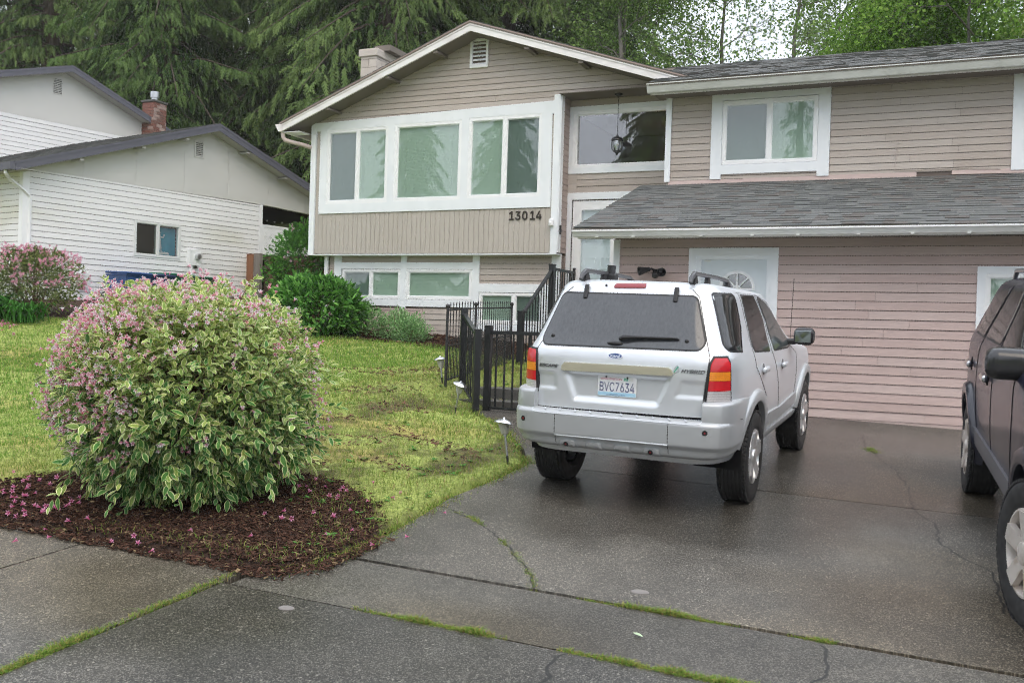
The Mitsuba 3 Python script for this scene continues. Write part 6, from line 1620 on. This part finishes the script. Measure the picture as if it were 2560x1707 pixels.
def shrub(key, lab, c, rad, n, size, cols, seed, leafw=.42, droop=.15, upw=.35, inner=.35, stems=True, cat='shrub', flat=0.0, lump=.35, flowers=None, parts=0):
    rg = np.random.default_rng(seed); t_ = thing(key, lab, cat)
    d = rg.normal(size=(n, 3)); d /= np.linalg.norm(d, axis=1, keepdims=True); d[:, 2] = np.where(d[:, 2] < -.8, -d[:, 2], d[:, 2])
    c = np.array(c, float); rad = np.array(rad, float)
    rr = rg.uniform(inner, 1.0, n) ** .45 * (1 + lump * (meshkit.fbm(d * 3.1 + seed, 3) - .5) * 2)
    p = c + d * rad * rr[:, None]
    dirn = d + np.array([0, 0, upw]) + rg.normal(size=d.shape) * .55
    v, f, c0 = leaf_mesh(leafw, .10, droop, base=(1, 1, 1), rows=2)
    M = frames(dirn, roll=rg.normal(size=n) * .6) * (size * rg.uniform(.6, 1.25, n))[:, None, None]
    cols = np.array(cols); col = cols[rg.integers(len(cols), size=n)] * rg.uniform(.75, 1.25, (n, 1))
    V, F, C = scatter(v, f, M, p, c0, col); put(t_ + '__leaves', (V, F), 'm_leaf', color=C, kind='stuff')
    if stems:
        m = MB()
        for i in range(28):
            k = rg.integers(n); b = np.array([c[0] + rg.normal() * .08 * rad[0], c[1] + rg.normal() * .08 * rad[1], c[2] - rad[2] * .98])
            m.add(*tube([b, b + (p[k] - b) * .5 + [0, 0, .06 * rad[2]], p[k]], [.014, .009, .004], 4, False))
        put(t_ + '__stems', m.mesh(), 'm_twig', kind='stuff')
    if flowers:
        nfl, fs, fcol, fz = flowers
        d2 = rg.normal(size=(nfl, 3)); d2 /= np.linalg.norm(d2, axis=1, keepdims=True); d2 = d2[d2[:, 2] > fz]
        k = np.repeat(np.arange(len(d2)), 5)
        q = c + d2[k] * rad * (1.0 + lump * (meshkit.fbm(d2[k] * 3.1 + seed, 3) - .5) * 2)[:, None] + rg.normal(size=(len(k), 3)) * fs * .8
        Mf = frames(d2[k] + rg.normal(size=(len(k), 3)) * .5, roll=rg.uniform(0, 6, len(k))) * (fs * rg.uniform(.7, 1.2, len(k)))[:, None, None]
        V, F, C = scatter(fv, ff2, Mf, q, fc, np.array(fcol) * rg.uniform(.8, 1.2, (len(k), 1)))
        put(t_ + '__blossoms', (V, F), 'm_petal', color=C, kind='stuff')
    return t_
gz_ = lambda x, y: float(ground_z(np.array([x]), np.array([y]))[0])
shrub('rhododendron', 'low dense dark green shrub at the left corner under the bay', (-10.75, 14.95, gz_(-10.75, 14.95) + .42), (.98, .75, .58), 5200, .15, [(.10, .26, .05), (.15, .34, .075), (.06, .17, .04), (.20, .42, .10)], 41, .36, .12, .25, lump=.25)
shrub('rose_shrub', 'tall dark green shrub with pale blooms behind the low one by the house', (-12.35, 16.75, gz_(-12.35, 16.75) + .80), (.78, .75, 1.0), 6800, .085, [(.08, .21, .04), (.11, .28, .055), (.05, .14, .032), (.15, .35, .07)], 42, .5, .1, .2, flowers=(16, .06, (1.0, 1.25, 1.2), -.2), lump=.3)
for i, (x, y, s) in enumerate(((-9.95, 15.35, .48), (-9.25, 15.5, .46), (-8.95, 15.3, .34))):
    shrub('weed_clump', ['feathery pale green weeds next to the dark shrub below the wall panel', 'feathery pale green weeds below the middle of the wall panel', 'low feathery weeds at the edge of the brown mulch'][i], (x, y, gz_(x, y) + s * .45), (s * 1.15, s * .7, s * .75), 2400, .055, [(.30, .48, .22), (.38, .55, .28), (.20, .38, .15)], 50 + i, .4, .1, .9, inner=.05, lump=.6, cat='weeds')
sx_, sy_ = -14.95, 12.35
shrub('pink_shrub', 'pink flowering shrub in front of the white house corner at the left', (sx_, sy_, gz_(sx_, sy_) + .60), (.80, .80, .62), 7000, .065, [(.20, .25, .08), (.28, .31, .12), (.13, .18, .055), (.09, .10, .035)], 61, .42, .15, .3, inner=.1, flowers=(320, .05, (.98, .92, .98), -.1), lump=.35)
shrub('pink_shrub_base', 'x', (sx_ + .15, sy_, gz_(sx_, sy_) + .35), (.42, .42, .38), 1300, .06, [(.10, .13, .03), (.055, .07, .02)], 62, inner=.05, stems=False) if False else None
strap_clump(np.array([-15.05, 11.5, gz_(-15.05, 11.5)]), 260, .95, 'daylily_clump', 'dark green strappy clump at the left edge beside the pink shrub', 71)
strap_clump(np.array([-14.45, 11.75, gz_(-14.45, 11.75)]), 150, .7, 'daylily_clump', 'smaller strappy clump under the pink shrub', 72)
rp_ = np.random.default_rng(9)
for i in range(26):
    x, y = -14.3 + rp_.normal() * .45, 11.2 + rp_.normal() * .12
    V, F, C = scatter(fv, ff2, frames(rp_.normal(size=(1, 3)), roll=rp_.uniform(0, 6, 1)) * .06, np.array([[x, y, gz_(x, y) + .03]]), fc, np.array([[1.0, .8, .95]]))
    put('fallen_blossom', (V, F), 'm_petal', color=C, label='pink blossom fallen along the edge under the far pink shrub', cat='blossom', group='fallen blossoms under the far shrub')
# boulder-like covered thing beside the far shrub
bl = trimesh.creation.icosphere(4, 1.0); bv = np.asarray(bl.vertices); bv = bv * (1 + .35 * (meshkit.fbm(bv * 1.6, 3) - .5))[:, None]
P('m_rock', pc(lambda p, n, uv: mix((.018, .016, .015), (.055, .047, .042), fbm(p.x * 4, p.y * 4, p.z * 4, 4))), .8)
put('boulder', (bv * [.34, .4, .26] + [-14.75, 14.1, gz_(-14.75, 14.1) + .16], bl.faces), 'm_rock', smooth=True, label='dark grey boulder between the far pink shrub and the blue bin', cat='boulder')

# ---------- stones and leaf on the drive
for k, (x, y, r, lab, mt) in enumerate(((-1.58, 5.36, .055, 'pale round stone set in the driveway by the mossy joint', 'm_stone_pale'), (-3.15, 4.2, .045, 'small pale stone in the front slab', 'm_stone_pale'))):
    if mt not in scene: P(mt, (.19, .175, .165), .7)
    s_ = trimesh.creation.icosphere(2, 1); put('stone', (np.asarray(s_.vertices) * [r, r * .8, .010] + [x, y, float(G(x, y))], s_.faces), mt, smooth=True, label=lab, cat='stone')
v, f, c = leaf_mesh(.5, .1, .2, base=(.50, .62, .42)); 
V, F, C = scatter(v, f, frames(np.array([[.9, -.3, .05]])) * .06, np.array([[-1.42, 4.72, float(G(-1.42, 4.72)) + .012]]), c)
put('fallen_leaf', (V, F), 'm_leaf', color=C, label='single pale green leaf lying on the wet concrete', cat='leaf')
# ------------------------------------------------------------------ trees
HAZE = .0006
def conifer(seed, Hh, R, z0=.8, nl=95, per=70, droop=1.0, col=((.034, .068, .022), (.145, .21, .068))):
    """crown of hanging cedar sprays; returns trunk and crown meshes (crown with colours)"""
    rg = np.random.default_rng(seed)
    trunk = tube([(0, 0, -1), (.05, 0, Hh * .3), (0, .08, Hh * .65), (0, 0, Hh)], [Hh * .018, Hh * .014, Hh * .008, .01], 10)
    limbs = MB(); P_, D_, S_, C_ = [], [], [], []
    for i in range(nl):
        u = (i + rg.random()) / nl; z = z0 + (Hh - z0) * u ** 1.05
        az = i * 2.39996 + rg.normal() * .3
        L = R * (1 - u) ** .72 * rg.uniform(.38, 1.08) + .35
        d_ = np.array([math.cos(az), math.sin(az), 0]); q = np.array([-d_[1], d_[0], 0])
        up, dn = rg.uniform(.08, .35), rg.uniform(.7, 1.35) * droop
        f = lambda t: np.array([0, 0, z])[None] + d_ * (L * t)[:, None] + np.array([0, 0, 1.0]) * (L * (up * t - dn * t ** 2 + .22 * droop * t ** 4))[:, None]
        t5 = np.linspace(0, 1, 5); limbs.add(*tube(f(t5), np.linspace(.012 + .012 * L, .006, 5), 4, False))
        n = max(6, int(per * (.35 + .65 * L / R)))
        t = rg.uniform(.12, 1.0, n) ** .7
        lat = rg.normal(0, 1, n) * (.16 + .55 * (1 - t) * t * 1.6) * (.32 * L + .12)
        p = f(t) + q * lat[:, None] + np.array([0, 0, -.12]) * np.abs(lat)[:, None]
        D_.append(d_ * .55 + q * (np.sign(lat) * .45)[:, None] + np.array([0, 0, -1.0]) * rg.uniform(.6, 2.0, (n, 1)) * droop + rg.normal(size=(n, 3)) * .25)
        P_.append(p); S_.append(rg.uniform(.45, 1.0, n) * (.27 + .055 * L)); g = np.clip(t * .75 + rg.normal(0, .22, n), 0, 1)[:, None]
        C_.append(((1 - g) * np.array(col[0]) + g * np.array(col[1])) * rg.uniform(.8, 1.25, (n, 1)))
    P_, D_, S_, C_ = np.vstack(P_), np.vstack(D_), np.concatenate(S_), np.vstack(C_)
    # one spray: a rib with leaflets, curling down
    V, F, cc = [], [], []
    for k in range(4):
        for sg in (-1, 1):
            x0 = k / 4.6; o = len(V)
            V += [[x0, 0, -.12 * x0 ** 2], [x0 + .22, 0, -.12 * (x0 + .22) ** 2], [x0 + .30, sg * .19 * (1 - .6 * x0), -.12 * x0 - .05 + .02 * (k % 2)]]
            cc += [[.85] * 3, [.95] * 3, [1.25] * 3]; F.append([o, o + 1, o + 2])
    V, F, cc = np.array(V), np.array(F), np.array(cc)
    M = frames(D_, roll=rg.normal(size=len(P_)) * .9) * S_[:, None, None]
    return trunk, limbs.mesh(), scatter(V, F, M, P_, cc, C_)
def deciduous(seed, Hh, R, z0, nleaf, size, cols, trunks=1, sparse=1.0, crown=(.5, 1.0), bark='m_bark_pale'):
    rg = np.random.default_rng(seed); m = MB(); tips = []
    def grow(p, d_, L, r, lvl):
        q = p + d_ * L * .5 + rg.normal(size=3) * L * .05; e = p + d_ * L + rg.normal(size=3) * L * .08
        m.add(*tube([p, q, e], [r, r * .82, r * .62], 6 if lvl < 2 else 4, False))
        if lvl >= 4 or L < .35: tips.append((e, lvl)); return
        if lvl >= 2: tips.append((q, lvl)); tips.append((e, lvl))
        for k in range(rg.integers(2, 5) if lvl else 3):
            a = rg.normal(size=3); a -= d_ * (a @ d_); a /= np.linalg.norm(a)
            nd = d_ * rg.uniform(.55, .95) + a * rg.uniform(.4, .85) + np.array([0, 0, .12]); nd /= np.linalg.norm(nd)
            b = p + (e - p) * rg.uniform(.35, 1.0) if k else e
            grow(b, nd, L * rg.uniform(.58, .82), r * .58, lvl + 1)
    for t in range(trunks):
        b = np.array([rg.normal() * .35 * (trunks > 1), rg.normal() * .3 * (trunks > 1), -1.0]); top = np.array([b[0] * 2.2 + rg.normal() * .4, b[1] * 2, Hh])
        n = 9; s = np.linspace(0, 1, n); path = b + (top - b) * s[:, None] + np.c_[rg.normal(size=(n, 2)) * .10, 0 * s]
        m.add(*tube(path, np.linspace(Hh * .011, .02, n), 8, False))
        for i in range(int(26 / trunks ** .5)):
            u = rg.uniform(z0 / Hh, .98); p = b + (top - b) * u; az = rg.uniform(0, 6.28)
            L = R * (1.05 - .62 * u) * rg.uniform(.35, .62); d_ = np.array([math.cos(az), math.sin(az), rg.uniform(.2, .8)]); d_ /= np.linalg.norm(d_)
            grow(p, d_, L, .012 + .012 * L, 1)
    tp = np.array([t[0] for t in tips]); k = rg.integers(len(tp), size=nleaf)
    p = tp[k] + rg.normal(size=(nleaf, 3)) * (.34 / sparse ** .2) * np.array([1, 1, .7])
    v, f, c0 = leaf_mesh(.62, .05, .15, base=(1, 1, 1), rows=1)
    M = frames(rg.normal(size=(nleaf, 3)) + [0, 0, -.4], roll=rg.uniform(0, 6, nleaf)) * (size * rg.uniform(.6, 1.3, nleaf))[:, None, None]
    cols = np.array(cols); cl = cols[rg.integers(len(cols), size=nleaf)] * rg.uniform(.7, 1.3, (nleaf, 1))
    return m.mesh(), scatter(v, f, M, p, c0, cl)
_cache = {}
def plant(key, lab, grp, xyz, rot, sc, proto):
    t = thing(key, lab, 'tree', grp)
    tr = T().translate([float(a) for a in xyz]).rotate([0, 0, 1], rot).scale(sc)
    for part, d_ in proto.items():
        scene[t + '__' + part] = {**d_, 'to_world': tr}
        if part in ('crown', 'limbs'): labels[t + '__' + part] = {'kind': 'stuff'}
    return t
def con_proto(*a, **k):
    t, l, (V, F, C) = conifer(*a, **k)
    return {'trunk': mikit.ply(t, 'm_bark', smooth=True), 'limbs': mikit.ply(l, 'm_bark'), 'crown': mikit.ply((V, F), 'm_needle', color=np.clip(C, 0, 1))}
def dec_proto(*a, **k):
    m, (V, F, C) = deciduous(*a, **k)
    return {'limbs': mikit.ply(m, 'm_bark_pale', smooth=True), 'crown': mikit.ply((V, F), 'm_leaf', color=np.clip(C, 0, 1))}
CP = [con_proto(201, 22, 4.6, nl=330, per=170), con_proto(202, 24, 4.2, nl=330, per=170, col=((.04, .078, .026), (.165, .23, .08))), con_proto(203, 20, 4.8, nl=320, per=170, col=((.03, .064, .023), (.125, .19, .062)))]
where = [(-47, 33, 0), (-41.5, 33.5, 1), (-36.5, 36, 2), (-32, 33.5, 0), (-27.5, 35.5, 1), (-24, 32.5, 2), (-20.5, 34.5, 0), (-17, 36, 1), (-30, 42, 0), (-22, 42, 2), (-38, 43, 1), (-14.6, 38.5, 2), (-54, 36, 1), (-19, 30.5, 1), (-28, 28.6, 2), (-35, 29.5, 1)]
words = ['at the far left edge of the picture', 'left of the upper white gable', 'above the peak of the upper white gable', 'behind the red brick chimney', 'above the lower white gable', 'between the two houses', 'behind the painted chimney', 'above the left slope of the bay gable', 'in the back row behind the white house', 'in the back row behind the bay', 'in the back row at the left', 'right behind the peak of the bay gable', 'outermost on the left', 'closest behind the house ridge', 'closest behind the gap between the houses', 'closest behind the white house']
for k, ((x, y, p), w) in enumerate(zip(where, words)):
    plant('cedar_tree', 'tall drooping dark green cedar ' + w, 'cedars behind the houses', (x, y, float(G(-20, 30)) - 1.2), (k * 77) % 360, 1.36 + .14 * math.sin(k * 2.1), CP[p])
GRN = [(.15, .28, .05), (.20, .34, .065), (.11, .22, .035), (.26, .40, .09)]
PAL = [(.17, .27, .075), (.23, .33, .11), (.12, .21, .055)]
AP = [dec_proto(301, 17, 3.6, 4.5, 44000, .115, PAL, 3), dec_proto(302, 15, 3.4, 3.5, 15000, .105, PAL, 1, .5), dec_proto(303, 12, 5.2, 2.0, 62000, .125, GRN, 2), dec_proto(304, 13, 4.6, 3, 30000, .12, [(.23, .31, .09), (.32, .38, .14), (.16, .24, .07)], 2)]
for k, (x, y, p, s, lab) in enumerate([(-10.6, 33, 0, 1.0, 'slim pale trunked alder group right of the bay gable'), (-12.6, 36, 0, 1.05, 'leafy alder close to the bay gable peak'), (-8.0, 34, 1, 1.05, 'sparse alder with sky showing through, left of the middle gap'), (-5.6, 32, 1, 1.0, 'sparse young alder with dark bare branches over the right roof'), (-4.3, 35, 1, .9, 'thin alder at the left of the right hand conifers'),
                                      (.1, 27.5, 2, .9, 'bright green leafy maple above the right roof'), (-1.7, 30, 2, .8, 'bright green maple behind the first one'), (3.2, 26, 3, .82, 'yellowish leaved tree at the upper right corner')]):
    plant('leafy_tree', lab, None, (x, y, .2), k * 61, s, AP[p])
for k, (x, y, p, s, lab) in enumerate([(-2.9, 37, 1, .78, 'dark conifer rising over the right roof beside the sky gap'), (-.9, 39, 0, .8, 'dark conifer behind the bright maple'), (3, 38, 2, .9, 'dark conifer behind the yellowish tree at the right corner')]):
    plant('conifer_tree', lab, None, (x, y, -.5), k * 50 + 20, s, CP[p])
SP = con_proto(204, 23, 2.7, nl=110, per=90)
# across the street, behind the camera: seen only as reflections in the windows
for k, (x, y, p, s) in enumerate([(-15.6, -20, 0, .95), (-8.0, -24, 1, .9), (-26, -24, 2, 1.0), (-34, -26, 1, 1.0), (-1.5, -25, 2, .85), (9, -24, 0, .9), (19, -26, 1, 1)]):
    plant('street_conifer', 'conifer across the street behind the camera, seen reflected in the windows', 'conifers across the street', (x, y, -.4), k * 83, s, SP if k == 1 else CP[p])

# ------------------------------------------------------------------ rain haze
scene['haze_air'] = {'type': 'homogeneous', 'albedo': {'type': 'rgb', 'value': [.95, .955, .96]}, 'sigma_t': {'type': 'rgb', 'value': [HAZE] * 3}}
hz = num('haze')
scene[hz] = {'type': 'cube', 'bsdf': {'type': 'null'}, 'interior': {'type': 'ref', 'id': 'haze_air'}, 'to_world': T().translate([0, 20, 20]).scale([640, 640, 26])}
tag(hz, 'thin grey rain haze filling the air towards the trees', 'haze', kind='stuff')
scene['camera']['medium'] = {'type': 'ref', 'id': 'haze_air'}
